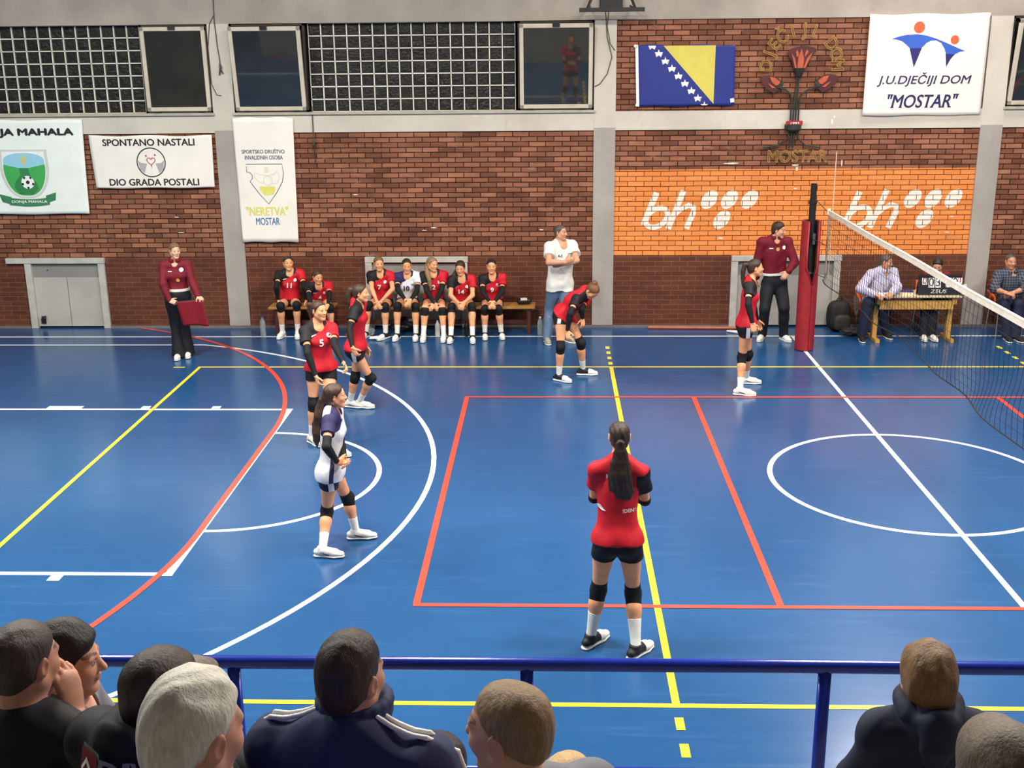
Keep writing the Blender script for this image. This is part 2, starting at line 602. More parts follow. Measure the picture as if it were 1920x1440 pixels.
# ---- doors: low grey metal double doors in concrete frames
M_DOOR = mat('grey_painted_metal', (176, 172, 164), rough=0.5, var=0.1, scale=2.2, bump=0.05)
M_DOOR2 = mat('grey_metal_band', (136, 133, 130), rough=0.55, var=0.1, scale=3)
M_FRAME = mat('door_frame_paint', (184, 180, 172), rough=0.6)
M_DARK = mat('dark_iron', (30, 29, 28), rough=0.5)
for i, (x0, x1) in enumerate(DOORS):
    d = MB().box((x0 - 0.36 if i == 0 else x0 - 0.06, WALL_Y - 0.06, 1.1), (x1 + (0.07), WALL_Y + 0.05, 1.19))
    d.box((x0 - 0.06, WALL_Y - 0.05, 0), (x0 + 0.05, WALL_Y + 0.05, 1.1)).box((x1 - 0.05, WALL_Y - 0.05, 0), (x1 + 0.06, WALL_Y + 0.05, 1.1))
    f = struct(d.build('door_%d' % (i + 1), M_FRAME, bevel=0.006))
    m0, m1, mm = x0 + 0.05, x1 - 0.05, (x0 + x1) / 2
    for a, b_ in ((m0, mm - 0.004), (mm + 0.004, m1)):
        struct(MB().box((a, WALL_Y + 0.0, 0.03), (b_, WALL_Y + 0.04, 0.86)).build('door_leaf', M_DOOR, f, bevel=0.004))
    struct(MB().box((m0, WALL_Y + 0.01, 0.862), (m1, WALL_Y + 0.045, 1.1)).build('band', M_DOOR2, f))
    if i == 0:
        struct(MB().tube([(m0 + 0.09, WALL_Y - 0.02, 0.12), (m0 + 0.09, WALL_Y - 0.05, 0.2), (m0 + 0.15, WALL_Y - 0.04, 0.2)], 0.018).box((m0 + 0.05, WALL_Y - 0.02, 0.08), (m0 + 0.13, WALL_Y, 0.16)).build('handle', M_DARK, f))
        struct(MB().lathe((0, 0, 0), [(0.012, 0), (0.012, 0.01)]).build('stud', M_DARK, f))
        f.children[-1].location = (m0 + 0.25, WALL_Y + 0.005, 0.98)
    struct(MB().box((m0, WALL_Y + 0.05, 0.0), (m1, WALL_Y + 0.22, 1.1)).build('reveal', M_DARK, f))

# ---- high windows: glass blocks and tilting casements
M_WFRAME = mat('cream_window_frame', (206, 196, 176), rough=0.45, var=0.1, scale=5)
M_WDARK = mat('window_outer_frame', (52, 46, 42), rough=0.6)
M_GROUT = mat('pale_grout', (226, 222, 208), rough=0.8)
M_SILL = mat('sill_stone', (176, 168, 154), rough=0.7, bump=0.1)


def glassblock_mat():
    m, nt, b = new_mat('glass_block')
    v = _coord(nt)
    n = _noise(nt, v, 26, 3, 0.6)
    nt.links.new(_ramp(nt, _noise(nt, v, 9, 3), [(0.3, lin((20, 20, 17))), (0.7, lin((40, 38, 32)))]), b.inputs['Base Color'])
    b.inputs['Roughness'].default_value = 0.12
    b.inputs['Transmission Weight'].default_value = 0.35
    b.inputs['IOR'].default_value = 1.4
    _bump(nt, b, n, 0.8, 0.03)
    return m


def pane_mat():
    m, nt, b = new_mat('window_glass')
    n = _noise(nt, _coord(nt), 3, 3)
    nt.links.new(_ramp(nt, n, [(0.3, (0.028, 0.030, 0.028)), (0.7, (0.040, 0.042, 0.038))]), b.inputs['Base Color'])
    b.inputs['Roughness'].default_value = 0.03
    b.inputs['IOR'].default_value = 1.75
    b.inputs['Transmission Weight'].default_value = 0.25
    return m


M_GB, M_PANE = glassblock_mat(), pane_mat()


def glass_blocks(parent, x0, x1, z0, z1, nx, nz):
    g = MB().box((x0, WALL_Y + 0.09, z0), (x1, WALL_Y + 0.2, z1))
    px, pz = (x1 - x0) / nx, (z1 - z0) / nz
    for i in range(nx + 1):                          # grout ribs stand a little proud of the blocks
        x = x0 + i * px
        g.box((max(x0, x - 0.008), WALL_Y + 0.055, z0), (min(x1, x + 0.008), WALL_Y + 0.09, z1))
    for k in range(nz + 1):
        z = z0 + k * pz
        g.box((x0, WALL_Y + 0.055, max(z0, z - 0.008)), (x1, WALL_Y + 0.09, min(z1, z + 0.008)))
    struct(g.build('grout_grid', M_GROUT, parent))
    b = MB()
    for i in range(nx):
        for k in range(nz):
            a, c = x0 + i * px + 0.009, z0 + k * pz + 0.009
            e, f = a + px - 0.018, c + pz - 0.018
            y1, y2, y3 = WALL_Y + 0.088, WALL_Y + 0.072, WALL_Y + 0.066
            ins = 0.012
            vs = [(a, y1, c), (e, y1, c), (e, y1, f), (a, y1, f), (a + ins, y2, c + ins), (e - ins, y2, c + ins), (e - ins, y2, f - ins), (a + ins, y2, f - ins)]
            cx_, cz_ = (a + e) / 2, (c + f) / 2
            vs.append((cx_, y3, cz_))
            b.add(vs, [(0, 1, 5, 4), (1, 2, 6, 5), (2, 3, 7, 6), (3, 0, 4, 7), (4, 5, 8), (5, 6, 8), (6, 7, 8), (7, 4, 8)])
    struct(b.build('glass_blocks', M_GB, parent, smooth=False))


def casement(parent, x0, x1, z0, z1, tilt):
    o = MB()
    t = 0.035
    for a, b_ in (((x0, z0), (x0 + t, z1)), ((x1 - t, z0), (x1, z1)), ((x0, z1 - t), (x1, z1)), ((x0, z0), (x1, z0 + t))):
        o.box((a[0], WALL_Y - 0.01, a[1]), (b_[0], WALL_Y + 0.12, b_[1]))
    struct(o.build('outer_frame', M_WDARK, parent))
    R = Matrix.Rotation(math.radians(tilt), 3, 'X')   # hinged along its lower edge, leaning into the hall
    piv = (0, WALL_Y - 0.0, z0 + 0.03)
    f = MB()
    a, b_, c, d = x0 + 0.03, x1 - 0.03, z0 + 0.03, z1 - 0.035
    w = 0.062
    for p, q in (((a, c), (a + w, d)), ((b_ - w, c), (b_, d)), ((a, d - w), (b_, d)), ((a, c), (b_, c + w))):
        f.box((p[0], WALL_Y - 0.035, p[1]), (q[0], WALL_Y + 0.02, q[1]), R, piv)
    fr = struct(f.build('casement_frame', M_WFRAME, parent, bevel=0.005))
    struct(MB().box((a + w, WALL_Y - 0.012, c + w), (b_ - w, WALL_Y - 0.004, d - w), R, piv).build('pane', M_PANE, fr))
    mx = (a + b_) / 2
    struct(MB().box((mx - 0.055, WALL_Y - 0.055, d - 0.045), (mx + 0.055, WALL_Y - 0.03, d + 0.02), R, piv).build('latch', M_DARK, fr))
    st = MB()
    for sx in (a + 0.12, b_ - 0.2):
        st.box((sx, WALL_Y - 0.05, c - 0.02), (sx + 0.09, WALL_Y - 0.03, c))
    struct(st.build('hinge', M_DARK, fr))
    struct(MB().box((x0, WALL_Y + 0.12, z0), (x1, WALL_Y + 0.21, z1)).build('night_reveal', NIGHT, parent))


for i, (bx0, bx1) in enumerate(((-14.86, -9.2), (-8.86, -3.17), (3.19, 8.86))):
    w0 = struct(MB().box((bx0 - 0.02, WALL_Y - 0.07, Z_SILL - 0.025), (bx1 + 0.02, WALL_Y + 0.2, Z_SILL + 0.015)).build('window_%d' % (i + 1), M_SILL, bevel=0.005))
    z0, z1 = Z_SILL + 0.015, Z_TOP
    if i == 0:
        casement(w0, -10.28, bx1, z0, z1, 2.5)
        glass_blocks(w0, -13.35, -10.3, z0, z1, 15, 7)
        casement(w0, bx0, -13.4, z0, z1, 2.5)
    elif i == 1:
        casement(w0, bx0, -7.68, z0, z1, 8.5)
        glass_blocks(w0, -7.64, -4.4, z0, z1, 16, 7)
        casement(w0, -4.36, bx1, z0, z1, 8.0)
    else:
        casement(w0, bx0, 4.38, z0, z1, 8.5)
        glass_blocks(w0, 4.42, 7.66, z0, z1, 16, 7)
        casement(w0, 7.7, bx1, z0, z1, 3)

# ---- ceiling, side walls and the wall behind the stand
M_PALE = mat('pale_plaster', (190, 186, 180), rough=0.85, var=0.05, scale=1)
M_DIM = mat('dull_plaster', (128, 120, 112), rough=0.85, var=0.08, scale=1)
struct(MB().box((XL - 1, -9.5, CEIL_Z), (XR + 1, 12.2, CEIL_Z + 0.2)).build('ceiling', M_PALE))
struct(MB().box((XL - 0.3, -9.5, 0), (XL, 12.2, CEIL_Z)).build('wall_left', M_DIM))
struct(MB().box((XR, -9.5, 0), (XR + 0.3, 12.2, CEIL_Z)).build('wall_right', M_PALE))
struct(MB().box((XL, -9.5, 0), (XR, -9.2, CEIL_Z)).build('wall_front', M_DIM))


def glow_mat():
    m, nt, b = new_mat('lamp_diffuser')
    n = _noise(nt, _coord(nt), 4)
    nt.links.new(_ramp(nt, n, [(0.4, (0.95, 0.93, 0.88)), (0.6, (1, 0.97, 0.92))]), b.inputs['Emission Color'])
    b.inputs['Emission Strength'].default_value = 4.0
    return m


M_GLOW = glow_mat()
M_LAMPBOX = mat('lamp_housing', (210, 210, 208), rough=0.5)
lamp0 = empty('ceiling_lamp', (0, 0, 0))
MB().box((-0.85, -0.45, -0.26), (0.85, 0.45, 0)).build('housing', M_LAMPBOX, lamp0, bevel=0.02)
MB().box((-0.8, -0.4, -0.285), (0.8, 0.4, -0.262)).build('diffuser', M_GLOW, lamp0)
for i, (lx, ly_) in enumerate(LAMPS):
    o = lamp0 if i == 0 else copy_tree(lamp0)
    o.location = (lx, ly_, CEIL_Z)
    tag(o, 'white box floodlight fixed under the hall ceiling', 'ceiling lamp', 'floodlights under the ceiling')

# ---- stand: concrete steps the spectators sit on
st = MB()
st.box((-12, -3.3, 0), (6, -3.0, 1.0)).box((-12, -3.95, 0), (6, -3.3, 1.0))
M_STEP = mat('step_concrete', (128, 126, 122), rough=0.8, bump=0.1)
for y0, y1, z in ((-4.25, -3.7, 1.68), (-4.9, -4.25, 1.98), (-9.2, -4.9, 2.24)):
    st.box((-12, y0, 0), (6, y1, z))
struct(st.build('trim_4', M_STEP))
# ------------------------------------------------------------------ banners, flag and emblem on the far wall


def cloth_mat(name, rgb, rough=0.7, var=0.04):
    return mat(name, rgb, rough=rough, var=var, scale=3, bump=0.06, bscale=180)


M_BANNER_COOL = cloth_mat('cool_white_vinyl', (236, 242, 236), 0.45)
M_BANNER_WARM = cloth_mat('white_vinyl', (240, 234, 224), 0.5)
INK = {k: mat('ink_' + k, c, rough=0.55, var=0.05) for k, c in dict(
    black=(28, 27, 30), navy=(32, 26, 82), blue=(62, 116, 178), slate=(84, 90, 112), yellow=(222, 216, 110), pale_yellow=(220, 218, 192), orange_red=(228, 92, 52),
    royal=(46, 92, 190), deep=(36, 30, 104), sky=(150, 204, 226), green=(66, 168, 84), dark_green=(48, 130, 74), ribbon=(58, 128, 86), gold=(206, 200, 120),
    silver=(206, 208, 204), white=(240, 240, 236), rose=(190, 60, 70), lilac=(178, 166, 172), flag_blue=(26, 42, 130), flag_yellow=(214, 200, 88), red=(168, 24, 34)).items()}


def banner(name, label, corners, m, seed, amp=0.012, nx=36, nz=28, base=0.055, cat='banner'):
    """cloth hung on the wall: corners TL, TR, BR, BL in (x, z); returns object and its surface function"""
    (ax, az), (bx, bz), (cx, cz), (dx, dz) = corners
    r = random.Random(seed)
    ks = [(r.uniform(-4, 4), r.uniform(-3, 5), r.uniform(0, 6), r.uniform(0.4, 1)) for _ in range(5)]

    def surf(x, z):
        w = sum(a * math.sin(k * x + l * z + p) for k, l, p, a in ks) / 3
        return WALL_Y - base - amp * (w + 0.3)

    vs, fs = [], []
    for j in range(nz + 1):
        v = j / nz
        for i in range(nx + 1):
            u = i / nx
            x = (ax * (1 - u) + bx * u) * (1 - v) + (dx * (1 - u) + cx * u) * v
            z = (az * (1 - u) + bz * u) * (1 - v) + (dz * (1 - u) + cz * u) * v
            sag = 0.010 * math.sin(u * math.pi * 4 + seed) * (1 if v < 0.03 else 0.6 if v > 0.97 else 0)
            vs.append((x, surf(x, z), z + sag))
    for j in range(nz):
        for i in range(nx):
            a = j * (nx + 1) + i
            fs.append((a, a + nx + 1, a + nx + 2, a + 1))
    o = MB().add(vs, fs).build(name, m, smooth=True)
    md = o.modifiers.new('thick', 'SOLIDIFY')
    md.thickness = 0.003
    md.offset = 1
    tag(o, label, cat)
    return o, surf


def decal(name, pts_list, m, parent, surf, lift=0.004, closed=True, strokes=None):
    """printed shapes lying on a banner: outlines in (x, z)"""
    b = MB()
    for pts in pts_list:
        bm = bmesh.new()
        f = bm.faces.new([bm.verts.new((x, 0, z)) for x, z in pts])
        bmesh.ops.triangulate(bm, faces=[f])
        for _ in range(4):
            long = [e for e in bm.edges if e.calc_length() > 0.09]
            if not long:
                break
            bmesh.ops.subdivide_edges(bm, edges=long, cuts=1)
            bmesh.ops.triangulate(bm, faces=bm.faces[:])
        bm.normal_update()
        up = sum(f.normal.y for f in bm.faces) > 0
        bm.verts.index_update()
        b.add([(v.co.x, surf(v.co.x, v.co.z) - lift, v.co.z) for v in bm.verts], [tuple(v.index for v in f.verts)[::-1 if up else 1] for f in bm.faces])
        bm.free()
    for pts, w, cl in (strokes or []):
        t = MB().wall_stroke(pts, w, 0, 0, cl)
        b.add([(x, surf(x, z) - lift, z) for x, y, z in t.v], t.f)
    return b.build(name, m, parent)


# 1 football club banner at the left edge
bn, sf = banner('banner', 'white square banner with green football shield and black DONJA MAHALA lettering', [(-13.82, 3.42), (-11.32, 3.42), (-11.36, 1.92), (-13.88, 1.92)], M_BANNER_COOL, 3, 0.012)
T = lambda body, cx, cz, w, h, ink, parent, s, nm='lettering', **k: wall_text(nm, body, cx, cz, w, h, INK[ink], parent, 0, surf=s, t=0.006, **k)
T('DONJA MAHALA', -12.33, 3.215, 1.69, 0.135, 'black', bn, sf, bold=0.09)


def shield(cx, zt, w, h, n=14):
    pts = [(cx - w / 2, zt), (cx + w / 2, zt)]
    for k in range(n + 1):
        t = k / n
        pts.append((cx + w / 2 * (1.03 * math.cos(t * math.pi / 2) ** 0.75 if k < n else 0), zt - h * 0.38 - h * 0.62 * math.sin(t * math.pi / 2) ** 1.15))
    for k in range(n - 1, -1, -1):
        t = k / n
        pts.append((cx - w / 2 * 1.03 * math.cos(t * math.pi / 2) ** 0.75, zt - h * 0.38 - h * 0.62 * math.sin(t * math.pi / 2) ** 1.15))
    return pts


cx = -12.34
decal('shield_border', [shield(cx, 2.955, 0.78, 0.78)], INK['silver'], bn, sf, 0.005)
decal('shield_rim', [shield(cx, 2.925, 0.69, 0.72)], INK['white'], bn, sf, 0.007)
pts = [(cx - 0.338, 2.72), (cx - 0.1, 2.665), (cx + 0.08, 2.665), (cx + 0.338, 2.72)] + [p for p in shield(cx, 2.915, 0.665, 0.695) if p[1] < 2.66]
decal('shield_green', [pts], INK['green'], bn, sf, 0.009)
decal('shield_sky', [ellipse(cx, 2.79, 0.335, 0.115, 30) [0:16] + [(cx - 0.335, 2.72), (cx - 0.1, 2.665), (cx + 0.08, 2.665), (cx + 0.335, 2.72)]], INK['sky'], bn, sf, 0.0085)
decal('shield_path', [[(cx - 0.09, 2.665), (cx + 0.06, 2.665), (cx + 0.08, 2.55), (cx + 0.17, 2.43), (cx + 0.2, 2.33), (cx + 0.1, 2.24), (cx - 0.12, 2.24), (cx - 0.2, 2.35), (cx - 0.17, 2.45), (cx - 0.08, 2.55)]], INK['dark_green'], bn, sf, 0.0105)
decal('gold_flower', [[(cx + 0.075 * math.cos(a) * (0.45 if k % 2 else 1) * (0.85 if k % 4 == 0 else 1), 2.795 + 0.1 * math.sin(a) * (0.45 if k % 2 else 1)) for k, a in enumerate(2 * math.pi * k / 8 for k in range(8))]], INK['gold'], bn, sf, 0.0105)
ball = (cx + 0.03, 2.435)
decal('football', [ellipse(*ball, 0.105, 0.105, 26)], INK['white'], bn, sf, 0.012)
for q in [ellipse(*ball, 0.034, 0.034, 5, rot=0.3)] + [ellipse(ball[0] + 0.088 * math.cos(a), ball[1] + 0.088 * math.sin(a), 0.02, 0.024, 5, rot=a) for a in (0.94 + 2 * math.pi * k / 5 for k in range(5))]:
    decal('football_patch', [q], INK['black'], bn, sf, 0.0135)
decal('ribbon', [[(cx - 0.47, 2.25), (cx - 0.27, 2.2), (cx - 0.27, 2.08), (cx - 0.42, 2.12), (cx - 0.38, 2.18)], [(cx + 0.47, 2.27), (cx + 0.3, 2.22), (cx + 0.3, 2.1), (cx + 0.45, 2.15), (cx + 0.4, 2.21)],
                 [(cx - 0.31, 2.19)] + [(cx - 0.31 + 0.66 * k / 8, 2.19 - 0.028 * math.sin(math.pi * k / 8)) for k in range(1, 8)] + [(cx + 0.35, 2.2), (cx + 0.35, 2.075)] + [(cx + 0.35 - 0.66 * k / 8, 2.075 - 0.03 * math.sin(math.pi * k / 8)) for k in range(1, 8)] + [(cx - 0.31, 2.07)]], INK['ribbon'], bn, sf, 0.0125)
T('DONJA MAHALA', cx + 0.02, 2.118, 0.58, 0.055, 'white', bn, lambda x, z: sf(x, z) - 0.0085, bold=0.02)

# 2 long banner "SPONTANO NASTALI"
bn, sf = banner('banner', 'white oblong banner reading SPONTANO NASTALI DIO GRADA POSTALI with round heart logo', [(-11.24, 3.165), (-9.25, 3.155), (-9.265, 2.335), (-11.2, 2.33)], M_BANNER_WARM, 8, 0.016)
T('SPONTANO NASTALI', -10.28, 3.055, 1.48, 0.105, 'black', bn, sf, bold=0.04)
T('DIO GRADA POSTALI', -10.245, 2.425, 1.46, 0.105, 'black', bn, sf, bold=0.04)
c0 = (-10.265, 2.74)
decal('logo_ring', [], INK['black'], bn, sf, 0.008, strokes=[(ellipse(*c0, 0.228, 0.228, 40), 0.016, True)])
for s_ in (1, -1):
    decal('logo_wing', [[(c0[0] - s_ * 0.21, c0[1] + 0.03), (c0[0] - s_ * 0.16, c0[1] - 0.01), (c0[0] - s_ * 0.07, c0[1] - 0.02), (c0[0] - s_ * 0.12, c0[1] - 0.17), (c0[0] - s_ * 0.19, c0[1] - 0.11)]], INK['lilac'], bn, sf, 0.006)
hp = [(c0[0] + 0.0042 * 16 * math.sin(t) ** 3, c0[1] + 0.02 + 0.0042 * (13 * math.cos(t) - 5 * math.cos(2 * t) - 2 * math.cos(3 * t) - math.cos(4 * t))) for t in (2 * math.pi * k / 30 for k in range(30))]
decal('heart', [ellipse(c0[0] - 0.075, c0[1] + 0.105, 0.014, 0.016, 10), ellipse(c0[0] + 0.07, c0[1] + 0.115, 0.015, 0.016, 10), [(c0[0] - 0.008, c0[1] - 0.03), (c0[0] + 0.012, c0[1] - 0.03), (c0[0], c0[1] - 0.1)]], INK['rose'], bn, sf, 0.008, strokes=[(hp, 0.012, True)])

# 3 tall banner of the sports society
bn, sf = banner('banner', 'tall white banner with blue outlined shield reading SPORTSKO DRUŠTVO, NERETVA and MOSTAR', [(-8.9, 3.43), (-7.93, 3.43), (-7.96, 1.445), (-8.875, 1.45)], M_BANNER_WARM, 11, 0.010)
cx = -8.44
T('SPORTSKO DRUŠTVO', cx, 2.905, 0.69, 0.075, 'slate', bn, sf, bold=0.02)
T('INVALIDNIH OSOBA', cx + 0.005, 2.805, 0.61, 0.065, 'slate', bn, sf, bold=0.02)
sh_ = [(cx - 0.29, 2.7), (cx + 0.29, 2.7), (cx + 0.305, 2.55), (cx + 0.28, 2.42), (cx + 0.18, 2.25), (cx + 0.035, 2.065), (cx - 0.1, 2.22), (cx - 0.245, 2.425), (cx - 0.2, 2.48), (cx - 0.205, 2.53), (cx - 0.24, 2.57), (cx - 0.285, 2.575)]
decal('shield_outline', [], INK['slate'], bn, sf, 0.006, strokes=[(sh_, 0.011, True)])
decal('figure_outline', [ellipse(cx + 0.035, 2.61, 0.04, 0.045, 16)], INK['pale_yellow'], bn, sf, 0.006,
      strokes=[([(cx - 0.16, 2.58), (cx - 0.1, 2.54), (cx + 0.03, 2.52), (cx + 0.15, 2.54), (cx + 0.2, 2.59), (cx + 0.24, 2.52), (cx + 0.2, 2.4), (cx + 0.11, 2.39)], 0.013, False),
               ([(cx - 0.16, 2.58), (cx - 0.17, 2.5), (cx - 0.08, 2.41), (cx - 0.02, 2.4)], 0.013, False), (ellipse(cx + 0.045, 2.44, 0.07, 0.075, 20), 0.012, True)])
decal('yellow_mark', [[(cx - 0.1, 2.345), (cx + 0.16, 2.345), (cx + 0.15, 2.27), (cx + 0.12, 2.22), (cx + 0.02, 2.2), (cx - 0.03, 2.215), (cx - 0.09, 2.29)]], INK['yellow'], bn, sf, 0.006)
T('"NERETVA"', cx + 0.0, 1.95, 0.68, 0.14, 'yellow', bn, sf, bold=0.03)
T('MOSTAR', cx + 0.0, 1.785, 0.385, 0.115, 'blue', bn, sf, bold=0.015)

# 4 square banner of the children's home, right of the emblem
bn, sf = banner('banner', 'white square banner with two blue arching figures and text J.U.DJEČIJI DOM MOSTAR', [(1.01, 4.885), (2.82, 4.885), (2.815, 3.385), (1.0, 3.385)], M_BANNER_WARM, 21, 0.012)
# pixels of the print turned into metres: 1.81 m across
U = lambda u, v: (1.02 + (u - 130) / 1400 * 1.81 + (v - 110) * 0.00006, 4.885 - (v - 100) / 1140 * 1.5)
up = [U(*p) for p in ((385, 372), (470, 345), (560, 328), (680, 322), (790, 338), (900, 372), (1000, 412), (1100, 455), (1180, 490), (1245, 515), (1190, 520), (1120, 552), (1020, 548), (1005, 490), (960, 420), (900, 392), (840, 395), (790, 420), (735, 478), (600, 478), (560, 440), (510, 400), (450, 380))]
decal('blue_figures', [up[:3] + up[3:6] + up[15:16] + up[16:] if False else up], INK['royal'], bn, sf, 0.006)
for q in (((597, 478), (737, 478), (700, 560), (672, 630), (653, 692), (640, 610)), ((1018, 545), (1125, 550), (1080, 600), (1030, 690))):
    decal('dark_figure_foot', [[U(*p) for p in q]], INK['deep'], bn, sf, 0.0075)
for q in (ellipse(*U(702, 246), 0.083, 0.086, 24), ellipse(*U(1118, 388), 0.064, 0.066, 24)):
    decal('orange_head', [q], INK['orange_red'], bn, sf, 0.006)
a, b_ = U(230, 850), U(1335, 850)
T('J.U.DJEČIJI DOM', (a[0] + b_[0]) / 2, a[1] + 0.025, 1.43, 0.205, 'navy', bn, sf, shear=0.22, bold=0.012, serif=True)
a, b_ = U(355, 1075), U(1200, 1075)
T('"MOSTAR"', (a[0] + b_[0]) / 2, a[1], 1.09, 0.2, 'navy', bn, sf, shear=0.22, bold=0.024, serif=True)

# 5 flag
bn, sf = banner('flag', 'blue flag with yellow triangle and row of white stars on brick wall', [(-2.5, 4.47), (-1.01, 4.465), (-0.99, 3.56), (-2.47, 3.555)], INK['flag_blue'], 31, 0.012, cat='flag')
decal('yellow_triangle', [[(-2.11, 4.46), (-1.31, 4.46), (-1.31, 3.58)]], INK['flag_yellow'], bn, sf, 0.006)


def star(x, z, r, cut=None):
    p = [(x + (r if k % 2 == 0 else r * 0.4) * math.sin(math.pi * k / 5), z + (r if k % 2 == 0 else r * 0.4) * math.cos(math.pi * k / 5)) for k in range(10)]
    if cut == 'top':
        p = [(q[0], min(q[1], 4.462)) for q in p]
    if cut == 'bottom':
        p = [(q[0], max(q[1], 3.562)) for q in p]
    return p


stars = [star(-2.285 + 0.104 * k, 4.455 - 0.112 * k, 0.066, 'top' if k == 0 else 'bottom' if k == 8 else None) for k in range(9)]
decal('stars', stars, INK['white'], bn, sf, 0.006)
hb = MB()
hb.add([(x, sf(x, z) - 0.003, z) for x, z in ((-2.545, 4.475), (-2.5, 4.475), (-2.465, 3.55), (-2.51, 3.55))], [(0, 1, 2, 3)][::1])
hb.v += []
hb.f = [(3, 2, 1, 0)]
hb.tube([(-2.55, WALL_Y - 0.09, 4.46), (-2.535, WALL_Y - 0.06, 4.46)], 0.022).tube([(-2.505, WALL_Y - 0.09, 3.575), (-2.505, WALL_Y - 0.06, 3.575)], 0.022)
hb.wall_poly([(-1.06, 3.66), (-1.0, 3.67), (-0.99, 3.61), (-1.05, 3.6)], WALL_Y - 0.072, 0.003)
hb.build('hoist_tape', INK['white'], bn)

# 6 iron flower emblem
M_BRASS = mat('aged_brass', (172, 136, 78), rough=0.4, metal=0.3, var=0.3, scale=12)
M_IRON = mat('weathered_iron', (52, 56, 50), rough=0.6, metal=0.3, var=0.25, scale=15)
M_PETALD = mat('dark_red_enamel', (74, 28, 26), rough=0.5)
M_PETAL = mat('orange_enamel', (186, 84, 54), rough=0.5, var=0.15)
EY = WALL_Y - 0.07
em = empty('wall_emblem', (0.02, WALL_Y, 2.66), 0, 'wrought metal flower emblem with outlined letters and red 1993 plate on the wall', 'emblem')


def arc_letters(word, cx, cz, r, a0, a1, h):
    b = MB()
    n = len(word)
    for k, chh in enumerate(word):
        if chh == ' ':
            continue
        ang = math.radians(a0 + (a1 - a0) * k / (n - 1))
        vs, fs = text_mesh(chh, 1.0, outline=0.03)
        xs = [v[0] for v in vs]
        ys = [v[1] for v in vs]
        hh = max(ys) - min(ys)
        mx = (max(xs) + min(xs)) / 2
        s = h / 0.75
        sx = s * 0.95
        out = []
        for v in vs:
            u, w = (v[0] - mx) * sx, v[1] * s
            out.append((cx + (r + w) * math.cos(ang) + u * math.sin(ang), EY - v[2] * s, cz + (r + w) * math.sin(ang) - u * math.cos(ang)))
        b.add(out, fs)
    return b


P = lambda x, y: (0.02 + (x - 490) / 4.8 * 0.0084, 4.88 - (20 + y / 4.8 - 30) * 0.00807)


def plain(name, b, m):
    o = b.build(name, m)
    o.parent = em
    o.matrix_parent_inverse = em.matrix_world.inverted()
    bpy.context.view_layer.update()
    return o


bpy.context.view_layer.update()
em_inv = Matrix.Translation(-Vector(em.location))


def part(name, b, m):
    b.v = [tuple(em_inv @ Vector(v)) for v in b.v]
    return b.build(name, m, em)


part('arched_lettering', arc_letters('DJEČIJI DOM', 0.02, 4.13, 0.46, 178, 2, 0.2), M_BRASS)
b = MB()
vs, fs = text_mesh('MOSTAR', 1.0, outline=0.03)
x0, x1 = min(v[0] for v in vs), max(v[0] for v in vs)
y0, y1 = min(v[1] for v in vs), max(v[1] for v in vs)
b.add([(0.04 + (v[0] - (x0 + x1) / 2) * 0.95 / (x1 - x0), EY - v[2] * 0.2, 2.77 + (v[1] - (y0 + y1) / 2) * 0.2 / (y1 - y0)) for v in vs], fs)
part('base_lettering', b, M_BRASS)
b = MB()
for k, (xt, xb) in enumerate(((418, 380), (440, 425), (462, 448), (486, 500))):
    top = [P(xt, 760)]
    if k == 0:
        top = [P(300, 690), P(360, 695), P(405, 735), P(418, 790)]
    if k == 3:
        top = [P(640, 680), P(560, 695), P(500, 740), P(486, 790)]
    if k == 1:
        top = [P(455, 560), P(452, 650), P(442, 760)]
    if k == 2:
        top = [P(470, 560), P(470, 650), P(464, 760)]
    bot = [P(xt, 1060), P((xt + xb) / 2, 1140), P(xb + (-60 if k == 0 else 60 if k == 3 else 0), 1200), P(xb + (-190 if k == 0 else 190 if k == 3 else -15 + 10 * k), 1222)]
    b.tube([(p[0], EY, p[1]) for p in top + bot], 0.014, 8)
part('stem', b, M_IRON)
part('main_flower_backing', MB().wall_poly([P(*q) for q in ((355, 375), (390, 335), (490, 308), (590, 325), (615, 350), (560, 420), (520, 510), (420, 510), (400, 440))], EY + 0.02, 0.03), M_PETALD)
b = MB()
for q in (((430, 505), (400, 400), (390, 372), (425, 420), (445, 505)), ((450, 505), (452, 420), (478, 335), (505, 420), (498, 505)), ((503, 505), (530, 420), (575, 365), (560, 410), (520, 505)), ((440, 410), (430, 370), (437, 345), (458, 375), (455, 400)), ((505, 400), (515, 360), (525, 340), (540, 365), (515, 405))):
    b.wall_poly([P(*p) for p in q], EY - 0.01, 0.012)
part('orange_petals', b, M_PETAL)
part('flower_cup', MB().lathe((P(468, 0)[0], EY, P(0, 580)[1]), [(0.05, 0), (0.07, 0.06), (0.085, 0.12), (0.06, 0.12)], 16), M_IRON)
for s in (0, 1):
    Q = (lambda x, y: P(x, y)) if s == 0 else (lambda x, y: P(945 - x, y - 8))
    part('bud_backing', MB().wall_poly([Q(*q) for q in ((135, 590), (165, 572), (220, 568), (300, 600), (335, 650), (310, 690), (260, 730), (190, 690), (150, 640))], EY + 0.02, 0.03), M_PETALD)
    part('bud_petals', MB().wall_poly([Q(*q) for q in ((212, 580), (260, 590), (305, 625), (300, 650), (270, 660), (235, 630))], EY - 0.01, 0.012).wall_poly([Q(*q) for q in ((195, 635), (230, 655), (270, 680), (240, 685))], EY - 0.01, 0.012), M_PETAL)
    part('bud_cup', MB().wall_poly([Q(*q) for q in ((300, 640), (325, 615), (335, 650), (318, 685), (280, 680))], EY - 0.015, 0.02), M_IRON)
plate = part('year_plate', MB().wall_poly([P(*q) for q in ((382, 978), (515, 976), (522, 985), (518, 1020), (375, 1022), (374, 985))], EY - 0.03, 0.03), INK['red'])
